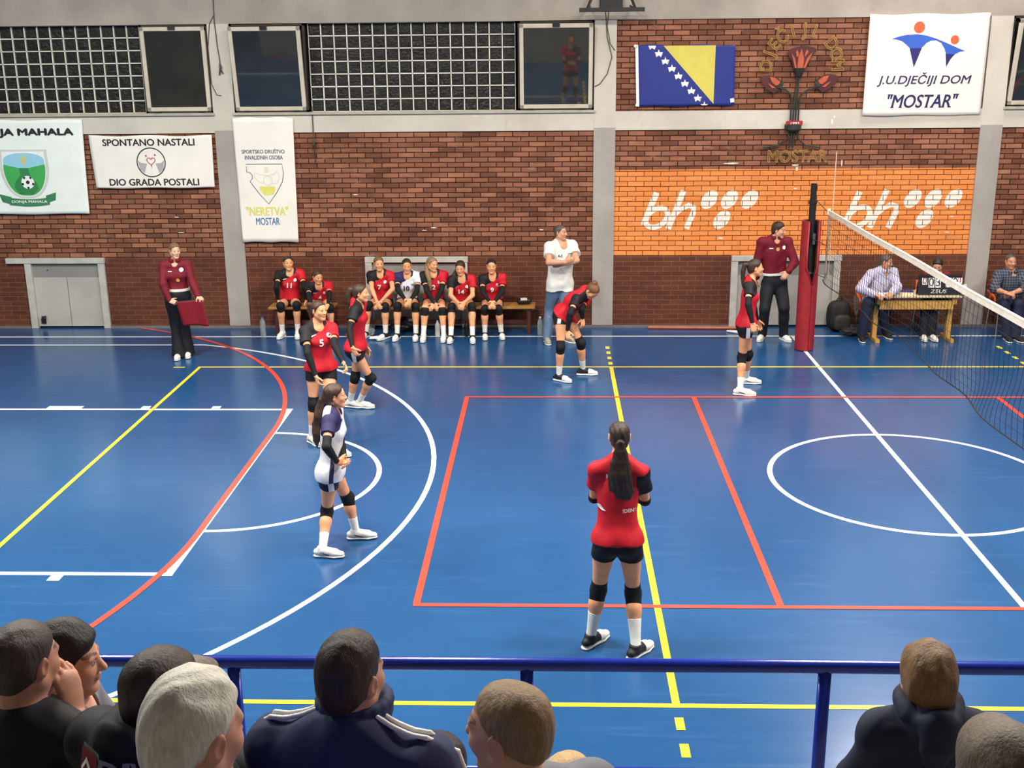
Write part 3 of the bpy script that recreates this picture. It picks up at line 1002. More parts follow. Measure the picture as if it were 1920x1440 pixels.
tx = wall_text('year_lettering', '1993', P(452, 0)[0], P(0, 999)[1], 0.13, 0.035, INK['white'], None, EY - 0.06, bold=0.02)
tx.parent = plate
tx.location = em_inv @ Vector((0, 0, 0))
part('collar', MB().lathe((P(442, 0)[0], EY, P(0, 1072)[1]), [(0.1, 0.0), (0.13, 0.03), (0.13, 0.1), (0.11, 0.11)], 16), M_IRON)

# 7 folded basket bracket above the middle pilaster, wires and cords
br = MB()
yb = WALL_Y - 0.42
br.box((-3.42, yb - 0.03, 4.955), (-2.44, yb + 0.03, 5.015))
for xa, xb in ((-3.3, -2.98), (-2.58, -2.86)):
    br.tube([(xa, yb, 5.0), (xb, WALL_Y - 0.05, 5.75)], 0.022, 8)
    br.tube([(xa, yb, 4.985), (xa + (0.05 if xa < -3 else -0.05), WALL_Y - 0.05, 5.05)], 0.016, 8)
br.box((-3.1, WALL_Y - 0.07, 5.0), (-2.75, WALL_Y - 0.035, 5.8))
tag(br.build('wall_bracket', M_DARK, bevel=0.004), 'black triangular steel bracket above the middle pilaster', 'bracket')
M_WIRE = mat('grey_wire', (74, 68, 62), rough=0.6)
wy = WALL_Y - 0.045
wires = [([(-3.05, 5.2), (-3.0, 4.9), (-2.98, 4.6), (-2.94, 4.45), (-2.9, 4.3), (-2.97, 4.05), (-3.08, 3.9), (-3.16, 3.86)], 'grey wire looping down the middle pilaster to the window', 0.007),
         ([(-3.0, 5.2), (-2.96, 4.95), (-2.98, 4.75), (-2.93, 4.5), (-2.86, 4.4)], 'short grey wire hanging from the black bracket', 0.006),
         ([(-9.06, 5.25), (-9.07, 4.9), (-9.05, 4.5), (-9.03, 4.3), (-9.03, 4.2)], 'thin cord hanging over the left pilaster with knotted end', 0.008),
         ([(-9.06, 5.0), (-9.15, 4.85), (-9.2, 4.5), (-9.19, 3.95), (-9.12, 3.78), (-9.05, 3.77)], 'thin wire curling beside the left casement window', 0.006),
         ([(-7.62, 3.6), (-7.62, 3.3), (-7.62, 3.05), (-7.61, 2.7)], 'dark cord hanging below the tilted window onto the brick', 0.009)]
for pts, lab, r in wires:
    b = MB().tube([(x, wy if i else wy, z) for i, (x, z) in enumerate(pts)], r, 6)
    if 'knotted' in lab or 'below the tilted' in lab:
        x, z = (pts[-1] if 'knotted' in lab else pts[2])
        b.tube([(x, wy - 0.01, z + 0.05), (x + 0.01, wy - 0.015, z), (x - 0.02, wy - 0.01, z - 0.12)], [0.012, 0.022, 0.008], 8)
        b.tube([(x, wy - 0.01, z), (x + 0.04, wy - 0.012, z - 0.1)], 0.008, 6)
    tag(b.build('hanging_wire', M_WIRE, smooth=True), lab, 'cord')

# ------------------------------------------------------------------ net and post
M_PAD = mat('red_vinyl_padding', (150, 30, 38), rough=0.5, var=0.15, scale=12, bump=0.1)
M_LINING = mat('black_foam_lining', (34, 20, 22), rough=0.8)
M_POST = mat('black_steel_post', (38, 36, 36), rough=0.45, metal=0.3)
post = empty('net_post', (0, 10.0, 0), 0, 'black net post wrapped in red padding beside the referee', 'net post')
MB().tube([(0, 0, 0), (0, 0, 1.98), (0, 0, 2.28)], 0.05, 16).lathe((0, 0, 2.2), [(0.05, 0), (0.062, 0.005), (0.062, 0.05), (0.05, 0.055)], 16).build('pole', M_POST, post, smooth=False)
MB().tube([(0, 0, 2.25), (0, 0, 2.5)], 0.045, 16).build('upper_tube', M_POST, post)
OPEN = math.radians(-78)


def pad_shell(r0, r1, zs, name, m):
    b = MB()
    n = 40
    rows = []
    for z in zs:
        w = math.radians(1.5) if z < 1.03 else math.radians(1.5 + 44 * min(1, (z - 1.03) / 0.22) - 6 * max(0, (z - 1.3) / 0.66))
        row = []
        for ring in (r0, r1):
            for k in range(n + 1):
                a = OPEN + w + (2 * math.pi - 2 * w) * k / n
                row.append((ring * math.cos(a), ring * math.sin(a), z))
        rows.append(row)
    vs = [p for r in rows for p in r]
    m1 = n + 1
    L = 2 * m1
    fs = []
    for i in range(len(zs) - 1):
        for k in range(n):
            a, c = i * L + k, (i + 1) * L + k
            fs.append((a, a + 1, c + 1, c))
            fs.append((a + m1, c + m1, c + m1 + 1, a + m1 + 1))
        fs.append((i * L, (i + 1) * L, (i + 1) * L + m1, i * L + m1))
        fs.append((i * L + n, i * L + m1 + n, (i + 1) * L + m1 + n, (i + 1) * L + n))
    for i in (0, len(zs) - 1):
        for k in range(n):
            q = (i * L + k, i * L + k + 1, i * L + m1 + k + 1, i * L + m1 + k)
            fs.append(q if i else q[::-1])
    b.add(vs, fs)
    return b.build(name, m, post, smooth=False)


zs = [0.012, 0.3, 0.6, 0.9, 1.03, 1.08, 1.14, 1.2, 1.25, 1.4, 1.6, 1.8, 1.96]
pad_shell(0.142, 0.108, zs, 'padding', M_PAD)
pad_shell(0.105, 0.088, [z * 0.995 + 0.004 for z in zs], 'padding_lining', M_LINING)
e = MB()
for s in (1, -1):
    a = OPEN + s * math.radians(40)
    a1 = OPEN + s * math.radians(3)
    e.tube([(0.128 * math.cos(a), 0.128 * math.sin(a), 1.95), (0.132 * math.cos(a), 0.132 * math.sin(a), 1.28), (0.145 * math.cos(a1), 0.145 * math.sin(a1), 1.03)], 0.014, 8)
e.build('padding_edge', M_PAD, post, smooth=True)
MB().box((0.005, -0.1, 1.62), (0.045, -0.05, 1.78)).tube([(0.03, -0.1, 1.7), (0.03, -0.125, 1.7)], 0.012).tube([(0.0, -0.09, 1.2), (0, -0.115, 1.2)], 0.02).build('crank', mat('crank_steel', (120, 118, 116), rough=0.35, metal=0.8), post)

net = empty('volleyball_net', (0, 4.5, 0), 0, 'black volleyball net with white top tape strung from red post', 'net')
M_CORD = mat('black_net_cord', (22, 22, 26), rough=0.8)
M_TAPE = mat('white_tape', (226, 216, 200), rough=0.6, bump=0.08)
Y0, Y1, ZT, ZB = 8.97 - 4.5, -0.2 - 4.5, 2.235, 1.27


def netp(y, z):
    """a slack net: bellies a little and waves near its lower edge"""
    t = (ZT - z) / (ZT - ZB)
    x = 0.035 * t * math.sin(1.1 * y + 0.5) + 0.03 * t * t * math.sin(3.1 * y + 4 * z) + 0.012 * math.sin(5.3 * y + 11 * z) * t
    return Vector((x, y + 0.025 * t * math.sin(9 * z + 2.3 * y), z - 0.02 * t * math.sin(0.7 * y) ** 2))


cb = MB()
ny, nz = 92, 10
for i in range(ny + 1):
    y = Y0 + (Y1 - Y0) * i / ny
    cb.tube([netp(y, ZT - (ZT - ZB) * k / 14) for k in range(15)], 0.0022, 4, caps=False)
for k in range(1, nz):
    z = ZT - (ZT - ZB) * k / nz
    cb.tube([netp(Y0 + (Y1 - Y0) * i / 92, z) for i in range(93)], 0.0022, 4, caps=False)
tag(cb.build('mesh', M_CORD, net), None)
tp = MB()
for x in (-0.009, 0.009):
    vs = []
    for i in range(61):
        y = Y0 + (Y1 - Y0) * i / 60
        for z in (ZT - 0.062, ZT):
            p = netp(y, ZT)
            vs.append((x, y, z + 0.004 * math.sin(y * 2)))
    tp.add(vs, [(2 * i, 2 * i + 1, 2 * i + 3, 2 * i + 2) if x > 0 else (2 * i, 2 * i + 2, 2 * i + 3, 2 * i + 1) for i in range(60)])
tp.tube([(0, Y0 + (Y1 - Y0) * i / 60, ZT + 0.004 * math.sin((Y0 + (Y1 - Y0) * i / 60) * 2)) for i in range(61)], 0.0115, 8)
tp.tube([(0, Y0 + 0.02, ZT - 0.05), (0, Y0 + 0.02, ZT + 0.03)], 0.024, 10)
tp.build('top_tape', M_TAPE, net)
MB().tube([netp(Y0 + (Y1 - Y0) * i / 92, ZB) for i in range(93)], 0.007, 6).build('bottom_rope', M_CORD, net)
sd = MB().box((-0.006, Y0 - 0.03, ZB), (0.006, Y0 + 0.02, ZT - 0.06))
sd.build('side_tape', mat('grey_mesh_tape', (150, 142, 128), rough=0.8), net)
ro = MB()
for z0, z1 in ((2.2, 2.3), (ZB + 0.03, 1.2), (1.75, 1.7)):
    ro.tube([(0, Y0, z0), (0, 10 - 4.5 - 0.05, z1)], 0.005, 6)
ro.build('tension_cord', M_CORD, net)
MB().tube([(0, -0.95 - 4.5, 0), (0, -0.95 - 4.5, 2.5)], 0.05, 16).build('end_post', M_POST, net)
an = MB().tube([(0.015, Y0 - 0.12, 1.3), (0.015, Y0 - 0.12, 2.24)], 0.006, 8)
tag(an.tube([(0.015, Y0 - 0.12, 2.24), (0.015, Y0 - 0.12, 3.05)], 0.006, 8).build('antenna', mat('pale_orange_rod', (226, 190, 160), rough=0.4)), 'thin pale antenna rod standing up from the net end', 'antenna')
bpy.data.objects['antenna'].location = (0, 4.5, 0)

# ------------------------------------------------------------------ benches, table, chairs, small things
M_WOOD = mat('bench_wood', (176, 126, 62), rough=0.45, var=0.2, scale=3, stretch=(0.6, 8, 8))
M_REDWOOD = mat('dark_red_wood', (74, 30, 24), rough=0.55, var=0.2, scale=6)


def bench(x0, x1, legs, label):
    y0, y1, zt = 10.98, 11.36, 0.455
    o = empty('bench', ((x0 + x1) / 2, 11.17, 0), 0, label, 'bench', 'team benches along the wall')
    cx = (x0 + x1) / 2
    MB().box((x0 - cx, y0 - 11.17, zt - 0.035), (x1 - cx, y1 - 11.17, zt)).build('seat', M_WOOD, o, bevel=0.006)
    for x in legs:
        MB().box((x - cx - 0.03, y0 - 11.17 + 0.04, 0), (x - cx + 0.03, y1 - 11.17 - 0.04, zt - 0.035)).build('leg', M_REDWOOD, o, bevel=0.005)
    MB().box((legs[0] - cx, -0.02, 0.14), (legs[-1] - cx, 0.02, 0.2)).build('rail', M_REDWOOD, o)
    return o


bench(-8.42, -7.36, (-8.3, -7.48), 'short wooden bench with two seated players at the left')
bench(-7.1, -4.1, (-6.95, -5.5, -4.2), 'long wooden bench where five players sit before the grey door')

M_PLASTIC = mat('clear_plastic', (190, 200, 205), rough=0.2)


def clear_mat(name, rgb):
    m, nt, b = new_mat(name)
    n = _noise(nt, _coord(nt), 14)
    nt.links.new(_ramp(nt, n, [(0.3, lin(rgb)), (0.7, lin(tuple(min(255, c + 12) for c in rgb)))]), b.inputs['Base Color'])
    b.inputs['Roughness'].default_value = 0.12
    b.inputs['Transmission Weight'].default_value = 0.75
    b.inputs['IOR'].default_value = 1.33
    return m


M_CLEAR = clear_mat('water_bottle_plastic', (206, 216, 220))
M_CAPB = mat('blue_cap', (40, 80, 160), rough=0.4)
M_BLACKP = mat('black_plastic', (24, 24, 26), rough=0.4)
M_WHITEP = mat('white_plastic', (222, 222, 218), rough=0.4)


def bottle(x, y, h, r, body, cap, label):
    o = empty('bottle', (x, y, 0), 0, label, 'bottle', 'drink bottles by the benches')
    MB().lathe((0, 0, 0), [(r * 0.85, 0), (r, 0.01), (r, h * 0.3), (r * 0.93, h * 0.36), (r, h * 0.42), (r, h * 0.68), (r * 0.85, h * 0.78), (r * 0.4, h * 0.9), (r * 0.36, h * 0.94)], 18).build('body', body, o, smooth=True)
    MB().lathe((0, 0, h * 0.93), [(r * 0.44, 0), (r * 0.44, h * 0.07), (r * 0.3, h * 0.075)], 14).build('cap', cap, o)


bottle(-8.5, 10.88, 0.33, 0.045, M_CLEAR, M_CAPB, 'clear water bottle on the floor left of the short bench')
bottle(-5.67, 10.9, 0.25, 0.04, M_WHITEP, M_WHITEP, 'white drink bottle on the floor between two long-bench players')
bottle(-5.2, 10.86, 0.25, 0.04, M_BLACKP, M_BLACKP, 'black drink bottle on the floor under the long bench')
bottle(-4.02, 10.95, 0.3, 0.042, M_CLEAR, M_WHITEP, 'clear water bottle on the floor at right bench end')
bottle(-3.86, 10.98, 0.2, 0.04, M_CLEAR, M_CAPB, 'small clear bottle lying close to the coach')

rnd = random.Random(3)


def crumple(name, label, cat, loc, size, m, seed, flat=0.5):
    r = random.Random(seed)
    bm = bmesh.new()
    bmesh.ops.create_icosphere(bm, subdivisions=3, radius=1)
    for v in bm.verts:
        k = 1 + 0.22 * math.sin(5 * v.co.x + seed) * math.sin(6 * v.co.y + 2) + r.uniform(-0.12, 0.12)
        v.co = Vector((v.co.x * size[0] * k, v.co.y * size[1] * k, max(-0.98, v.co.z) * size[2] * k + size[2]))
    mn = min(v.co.z for v in bm.verts)
    for v in bm.verts:
        v.co.z -= mn
    me = bpy.data.meshes.new(name)
    bm.to_mesh(me)
    bm.free()
    me.materials.append(m)
    o = bpy.data.objects.new(name, me)
    o.location = loc
    COL.objects.link(o)
    return tag(o, label, cat)


crumple('plastic_bag', 'crumpled clear plastic bag on the floor beside bench leg', 'bag', (-6.8, 10.88, 0.001), (0.11, 0.08, 0.07), M_CLEAR, 4)
crumple('towel', 'small white and crumpled towel on the floor by black shoe', 'towel', (-6.62, 10.66, 0.001), (0.12, 0.07, 0.025), M_WHITEP, 9)
crumple('red_cloth', 'red crumpled cloth lying below the long bench', 'cloth', (-7.02, 10.72, 0.001), (0.1, 0.08, 0.05), M_PAD, 12)
crumple('sports_bag', 'dark sports bag under the long bench', 'bag', (-6.2, 11.2, 0.001), (0.24, 0.12, 0.11), M_BLACKP, 6)
crumple('paper_scrap', 'white paper scrap on the floor behind the standing coach', 'paper', (-3.62, 11.1, 0.001), (0.08, 0.05, 0.03), M_WHITEP, 15)
pouch = empty('pouch', (-4.28, 11.17, 0.456), 0.1, 'black pouch with white cloth on the right bench end', 'pouch')
bm_ = MB().tube([(-0.115, 0, 0.05), (-0.09, 0, 0.05), (0, 0, 0.052), (0.09, 0, 0.05), (0.115, 0, 0.05)], [0.02, 0.047, 0.05, 0.047, 0.02], 14)
bm_.build('body', M_BLACKP, pouch, smooth=True)
MB().box((-0.06, -0.05, 0.07), (0.05, 0.03, 0.108)).build('cloth', M_WHITEP, pouch, bevel=0.012)

# poles lying along the wall
tag(MB().tube([(-2.25, 11.36, 0.026), (0.35 - 1.1, 11.3, 0.026)], 0.025, 10).build('wooden_pole', mat('orange_wood', (176, 92, 58), rough=0.5)), 'long orange wooden pole lying along the wall foot', 'pole')
wp = MB().tube([(-1.0, 11.12, 0.02), (-0.7, 11.08, 0.02), (-0.62, 11.0, 0.02)], 0.016, 8).tube([(-1.0, 11.12, 0.02), (-0.85, 11.02, 0.02), (-0.7, 11.0, 0.02)], 0.012, 8)
tag(wp.build('white_hook', M_WHITEP), 'short white bent rod on the floor near referee', 'rod')

# officials' table
TX, TY = 1.78, 10.62
table = empty('table', (TX, TY, 0), 0, 'light wooden school table where officials keep score', 'table')
M_DESK = mat('desk_wood', (186, 142, 70), rough=0.45, var=0.15, scale=3, stretch=(0.6, 8, 8))
M_DESKTOP = mat('desk_top', (206, 186, 156), rough=0.4, var=0.08)
MB().box((-0.66, -0.25, 0.715), (0.66, 0.25, 0.74)).build('tabletop', M_DESKTOP, table, bevel=0.004)
MB().box((-0.56, -0.19, 0.52), (0.56, -0.165, 0.66)).build('modesty_panel', M_DESK, table, bevel=0.003)
for sx in (-1, 1):
    MB().box((sx * 0.57 - 0.035, -0.05, 0.05), (sx * 0.57 + 0.035, 0.05, 0.71)).box((sx * 0.57 - 0.035, -0.2, 0.6), (sx * 0.57 + 0.035, 0.2, 0.71)).box((sx * 0.57 - 0.035, -0.25, 0), (sx * 0.57 + 0.035, 0.25, 0.055)).build('leg', M_DESK, table, bevel=0.004)
# scoreboard: an easel of flip cards
sb = empty('scoreboard', (2.12, TY - 0.17, 0.74), 0, 'black flip scoreboard with white number cards standing on table', 'scoreboard')
tilt = Matrix.Rotation(math.radians(-10), 3, 'X')
MB().box((-0.33, -0.006, 0), (0.33, 0.006, 0.32), tilt, (0, 0, 0)).box((-0.33, 0.1, 0), (0.33, 0.11, 0.3), Matrix.Rotation(math.radians(14), 3, 'X'), (0, 0.1, 0)).build('board', M_BLACKP, sb)
fnt = 0


def on_board(b):
    b.v = [tuple(tilt @ Vector(v)) for v in b.v]
    return b


cards = [(-0.235, 0.225, 0.075, 0.13, '0', 'red', -0.07), (-0.135, 0.2, 0.085, 0.17, '0', 'black', 0), (-0.035, 0.2, 0.085, 0.17, '3', 'black', 0), (0.125, 0.205, 0.085, 0.17, '1', 'black', 0), (0.225, 0.205, 0.085, 0.17, '0', 'black', 0), (0.3, 0.235, 0.06, 0.12, '1', 'red', 0.05)]
for cx_, cz_, w_, h_, t_, ink, sl in cards:
    c = on_board(MB().wall_poly([(cx_ - w_ / 2, cz_ - h_ / 2), (cx_ + w_ / 2, cz_ - h_ / 2), (cx_ + w_ / 2 + sl * 0.1, cz_ + h_ / 2), (cx_ - w_ / 2 + sl * 0.1, cz_ + h_ / 2)], -0.008, 0.004)).build('card', M_WHITEP, sb)
    vs, fs = text_mesh(t_, 1.0)
    xs, ys = [v[0] for v in vs], [v[1] for v in vs]
    k = h_ * 0.72 / (max(ys) - min(ys))
    on_board(MB().add([(cx_ + (v[0] - (min(xs) + max(xs)) / 2) * k, -0.0135, cz_ + (v[1] - (min(ys) + max(ys)) / 2) * k) for v in vs], fs)).build('numeral', INK[ink], c)
vs, fs = text_mesh('ZEUS', 1.0, shear=0.2)
xs, ys = [v[0] for v in vs], [v[1] for v in vs]
on_board(MB().add([((v[0] - (min(xs) + max(xs)) / 2) * 0.25 / (max(xs) - min(xs)) - 0.02, -0.009, 0.06 + (v[1] - (min(ys) + max(ys)) / 2) * 0.055 / (max(ys) - min(ys))) for v in vs], fs)).build('maker_lettering', M_WHITEP, sb)
tag(MB().box((2.47, TY - 0.12, 0.742), (2.52, TY - 0.11, 0.9), Matrix.Rotation(0.1, 3, 'Y'), (2.5, TY, 0.74)).build('card', M_WHITEP), 'single white card leaning at right end of table', 'card')
M_PAPER = mat('paper', (232, 226, 214), rough=0.8, var=0.04)
for x, y, rz, w_, lab, m_ in ((1.36, TY - 0.1, 0.12, 0.28, 'open white score sheet on the table before the scorer', M_PAPER), (1.65, TY - 0.1, -0.15, 0.2, 'small paper sheet beside scoreboard on the table', mat('cream_paper', (226, 214, 180), rough=0.8))):
    o = MB().box((-w_ / 2, -0.1, 0), (w_ / 2, 0.1, 0.004)).box((-w_ / 2 + 0.02, -0.09, 0.004), (w_ / 2 - 0.03, 0.09, 0.012)).build('score_sheet', m_)
    o.location = (x, y, 0.741)
    o.rotation_euler = (0, 0, rz)
    tag(o, lab, 'paper')
o = MB().box((-0.09, -0.06, 0), (0.09, 0.06, 0.03)).build('notebook', mat('violet_cover', (74, 54, 120), rough=0.5), bevel=0.004)
o.location = (1.69, TY + 0.1, 0.741)
tag(o, 'violet notebook on the table left of scoreboard', 'notebook')

# chairs with orange shells
M_ORSHELL = mat('orange_plastic', (216, 92, 36), rough=0.4)
M_CHROME = mat('chrome_tube', (190, 188, 184), rough=0.25, metal=0.9)


def chair(x, y, label):
    o = empty('chair', (x, y, 0), 0, label, 'chair', 'orange chairs at the officials place')
    b = MB()
    vs, n, mm = [], 9, 7
    for j in range(mm):
        v = j / (mm - 1)
        for i in range(n):
            u = i / (n - 1) - 0.5
            vs.append((u * 0.44, -0.22 + 0.42 * v, 0.445 + 0.03 * (2 * u) ** 2 - 0.015 * math.sin(v * 3)))
    b.add(vs, [(j * n + i, j * n + i + 1, (j + 1) * n + i + 1, (j + 1) * n + i) for j in range(mm - 1) for i in range(n - 1)])
    s = b.build('seat', M_ORSHELL, o, smooth=True)
    md = s.modifiers.new('thick', 'SOLIDIFY')
    md.thickness = 0.012
    b = MB()
    vs = []
    for j in range(mm):
        v = j / (mm - 1)
        for i in range(n):
            u = i / (n - 1) - 0.5
            vs.append((u * 0.44 * (1 - 0.12 * v), 0.215 + 0.07 * v - 0.05 * (2 * u) ** 2, 0.52 + 0.3 * v))
    b.add(vs, [(j * n + i, j * n + i + 1, (j + 1) * n + i + 1, (j + 1) * n + i) for j in range(mm - 1) for i in range(n - 1)])
    s = b.build('backrest', M_ORSHELL, o, smooth=True)
    s.modifiers.new('thick', 'SOLIDIFY').thickness = 0.012
    for sx in (-1, 1):
        MB().tube([(sx * 0.2, -0.2, 0.0), (sx * 0.19, -0.17, 0.43)], 0.011, 8).build('leg', M_CHROME, o)
        MB().tube([(sx * 0.2, 0.25, 0.0), (sx * 0.19, 0.19, 0.44), (sx * 0.17, 0.24, 0.6)], 0.011, 8).build('leg', M_CHROME, o)
        MB().tube([(sx * 0.23, -0.14, 0.44), (sx * 0.26, -0.16, 0.6), (sx * 0.26, 0.0, 0.655), (sx * 0.24, 0.2, 0.64)], 0.02, 8).build('armrest', M_ORSHELL, o, smooth=True)
    return o


chair(1.27, 10.97, 'orange chair under the scorer in striped shirt')
chair(2.21, 11.05, 'orange chair of the clerk behind scoreboard')
chair(3.4, 11.07, 'orange chair under the man in checked shirt at right')

# backpack by the door
bp = empty('backpack', (0.8, 11.22, 0), 0.1, 'black backpack leaning on the wall beside grey door', 'backpack')


def soft(name, m, c, r, parent, p=3.0, n=22):
    """rounded box (superellipsoid)"""
    b = MB()
    vs = []
    for j in range(n + 1):
        t = -math.pi / 2 + math.pi * j / n
        for i in range(2 * n):
            f = 2 * math.pi * i / (2 * n)
            e_ = 2 / p
            sg = lambda w: math.copysign(abs(w) ** e_, w)
            vs.append((c[0] + r[0] * sg(math.cos(t)) * sg(math.cos(f)), c[1] + r[1] * sg(math.cos(t)) * sg(math.sin(f)), c[2] + r[2] * sg(math.sin(t))))
    L = 2 * n
    b.add(vs, [(j * L + i, j * L + (i + 1) % L, (j + 1) * L + (i + 1) % L, (j + 1) * L + i) for j in range(n) for i in range(L)])
    return b.build(name, m, parent, smooth=True)


M_BAGF = mat('black_bag_fabric', (26, 24, 24), rough=0.7, bump=0.15)
M_BAGG = mat('dark_grey_bag_fabric', (48, 44, 40), rough=0.75, bump=0.15)
soft('body', M_BAGF, (0, 0, 0.25), (0.19, 0.13, 0.25), bp)
soft('front_pocket', M_BAGG, (0.02, -0.12, 0.16), (0.14, 0.06, 0.13), bp)
MB().tube([(-0.05, 0, 0.49), (-0.03, 0, 0.54), (0.03, 0, 0.54), (0.05, 0, 0.49)], 0.01, 8).build('handle', M_BAGF, bp, smooth=True)
MB().tube([(0.12, -0.1, 0.02), (0.25, -0.2, 0.015), (0.4, -0.22, 0.012), (0.3, -0.12, 0.012)], 0.013, 8).build('strap', M_BAGF, bp, smooth=True)
crumple('jacket', 'dark jacket heaped on the floor beside black backpack', 'jacket', (0.95, 10.84, 0.001), (0.2, 0.1, 0.06), M_BAGF, 20)
crumple('grey_coat', 'grey coat hanging at left side of scorer chair', 'coat', (1.015, 11.02, 0.3), (0.02, 0.14, 0.17), mat('grey_coat_cloth', (126, 116, 108), rough=0.8), 22)
# ------------------------------------------------------------------ figures: smooth implicit bodies turned into meshes
EX, EY_, EZ = np.eye(3)


def nrm(v):
    v = np.asarray(v, float)
    return v / max(1e-9, np.linalg.norm(v))


class Shape:
    """a list of rounded limbs and ellipsoids, blended smoothly"""

    def __init__(s):
        s.p = []

    def limb(s, a, b, r, k=0.02, flat=None, clip=(), sub=False):
        s.p.append(('L', np.asarray(a, float), np.asarray(b, float), np.asarray(r if hasattr(r, '__len__') else [r, r], float), k, flat, list(clip), sub))
        return s

    def chain(s, pts, rs, k=0.02, flat=None):
        for i in range(len(pts) - 1):
            s.limb(pts[i], pts[i + 1], [rs[i], rs[i + 1]], k if i == 0 else 0.003, flat)
        return s

    def ell(s, c, r, M=None, k=0.02, clip=(), sub=False):
        s.p.append(('E', np.asarray(c, float), np.eye(3) if M is None else np.asarray(M, float), np.asarray(r if hasattr(r, '__len__') and len(r) == 3 else [r] * 3, float), k, None, list(clip), sub))
        return s

    def bounds(s):
        lo, hi = [], []
        for q in s.p:
            if q[7]:
                continue
            if q[0] == 'L':
                R = q[3].max()
                lo.append(np.minimum(q[1], q[2]) - R)
                hi.append(np.maximum(q[1], q[2]) + R)
            else:
                lo.append(q[1] - q[3].max())
                hi.append(q[1] + q[3].max())
        return np.min(lo, 0) - 0.02, np.max(hi, 0) + 0.02


def prim_d(q, X, Y, Z):
    if q[0] == 'L':
        a, ab = q[1], q[2] - q[1]
        L2 = max(1e-9, ab @ ab)
        px, py, pz = X - a[0], Y - a[1], Z - a[2]
        t = np.clip((px * ab[0] + py * ab[1] + pz * ab[2]) / L2, 0, 1)
        qx, qy, qz = px - t * ab[0], py - t * ab[1], pz - t * ab[2]
        d2 = qx * qx + qy * qy + qz * qz
        if q[5] is not None:
            f, k = q[5]
            w = qx * f[0] + qy * f[1] + qz * f[2]
            d2 = d2 + w * w * (1 / k ** 2 - 1)
        r = q[3]
        rr = np.interp(t, np.linspace(0, 1, len(r)), r)
        d = np.sqrt(d2) - rr
    else:
        c, M, r = q[1], q[2], q[3]
        px, py, pz = X - c[0], Y - c[1], Z - c[2]
        l = [(M[i][0] * px + M[i][1] * py + M[i][2] * pz) / r[i] for i in range(3)]
        k0 = np.sqrt(l[0] ** 2 + l[1] ** 2 + l[2] ** 2)
        k1 = np.sqrt((l[0] / r[0]) ** 2 + (l[1] / r[1]) ** 2 + (l[2] / r[2]) ** 2)
        d = k0 * (k0 - 1) / np.maximum(k1, 1e-6)
    for pt, n, *soft in q[6]:
        e = (X - pt[0]) * n[0] + (Y - pt[1]) * n[1] + (Z - pt[2]) * n[2]
        if soft:                                     # rounded edge, as where hair thins out
            hh = np.maximum(soft[0] - np.abs(d - e), 0) / soft[0]
            d = np.maximum(d, e) + hh * hh * soft[0] / 4
        else:
            d = np.maximum(d, e)
    return d


def blend(F, d, k, sub):
    if sub:
        h = np.maximum(k - np.abs(F + d), 0) / k
        return np.maximum(F, -d) + h * h * k / 4
    h = np.maximum(k - np.abs(F - d), 0) / k
    return np.minimum(F, d) - h * h * k / 4


def field(shape, lo, h, n):
    F = np.full(n, 0.5)
    ax = [lo[i] + h * np.arange(n[i]) for i in range(3)]
    for q in shape.p:
        if q[0] == 'L':
            R = q[3].max()
            a, b = np.minimum(q[1], q[2]) - R, np.maximum(q[1], q[2]) + R
        else:
            a, b = q[1] - q[3].max(), q[1] + q[3].max()
        pad = q[4] + 3 * h
        i0 = np.maximum(np.floor((a - pad - lo) / h).astype(int), 0)
        i1 = np.minimum(np.ceil((b + pad - lo) / h).astype(int) + 1, n)
        if (i1 <= i0).any():
            continue
        sl = tuple(slice(i0[i], i1[i]) for i in range(3))
        d = prim_d(q, ax[0][sl[0]][:, None, None], ax[1][sl[1]][None, :, None], ax[2][sl[2]][None, None, :])
        F[sl] = blend(F[sl], d, q[4], q[7])
    return F, ax


def dist(shape, P):
    """field value at points (n,3)"""
    F = np.full(len(P), 0.5)
    for q in shape.p:
        F = blend(F, prim_d(q, P[:, 0], P[:, 1], P[:, 2]), q[4], q[7])
    return F


_EDGES = [((0, 0, 0), (1, 0, 0)), ((0, 1, 0), (1, 1, 0)), ((0, 0, 1), (1, 0, 1)), ((0, 1, 1), (1, 1, 1)), ((0, 0, 0), (0, 1, 0)), ((1, 0, 0), (1, 1, 0)),
          ((0, 0, 1), (0, 1, 1)), ((1, 0, 1), (1, 1, 1)), ((0, 0, 0), (0, 0, 1)), ((1, 0, 0), (1, 0, 1)), ((0, 1, 0), (0, 1, 1)), ((1, 1, 0), (1, 1, 1))]


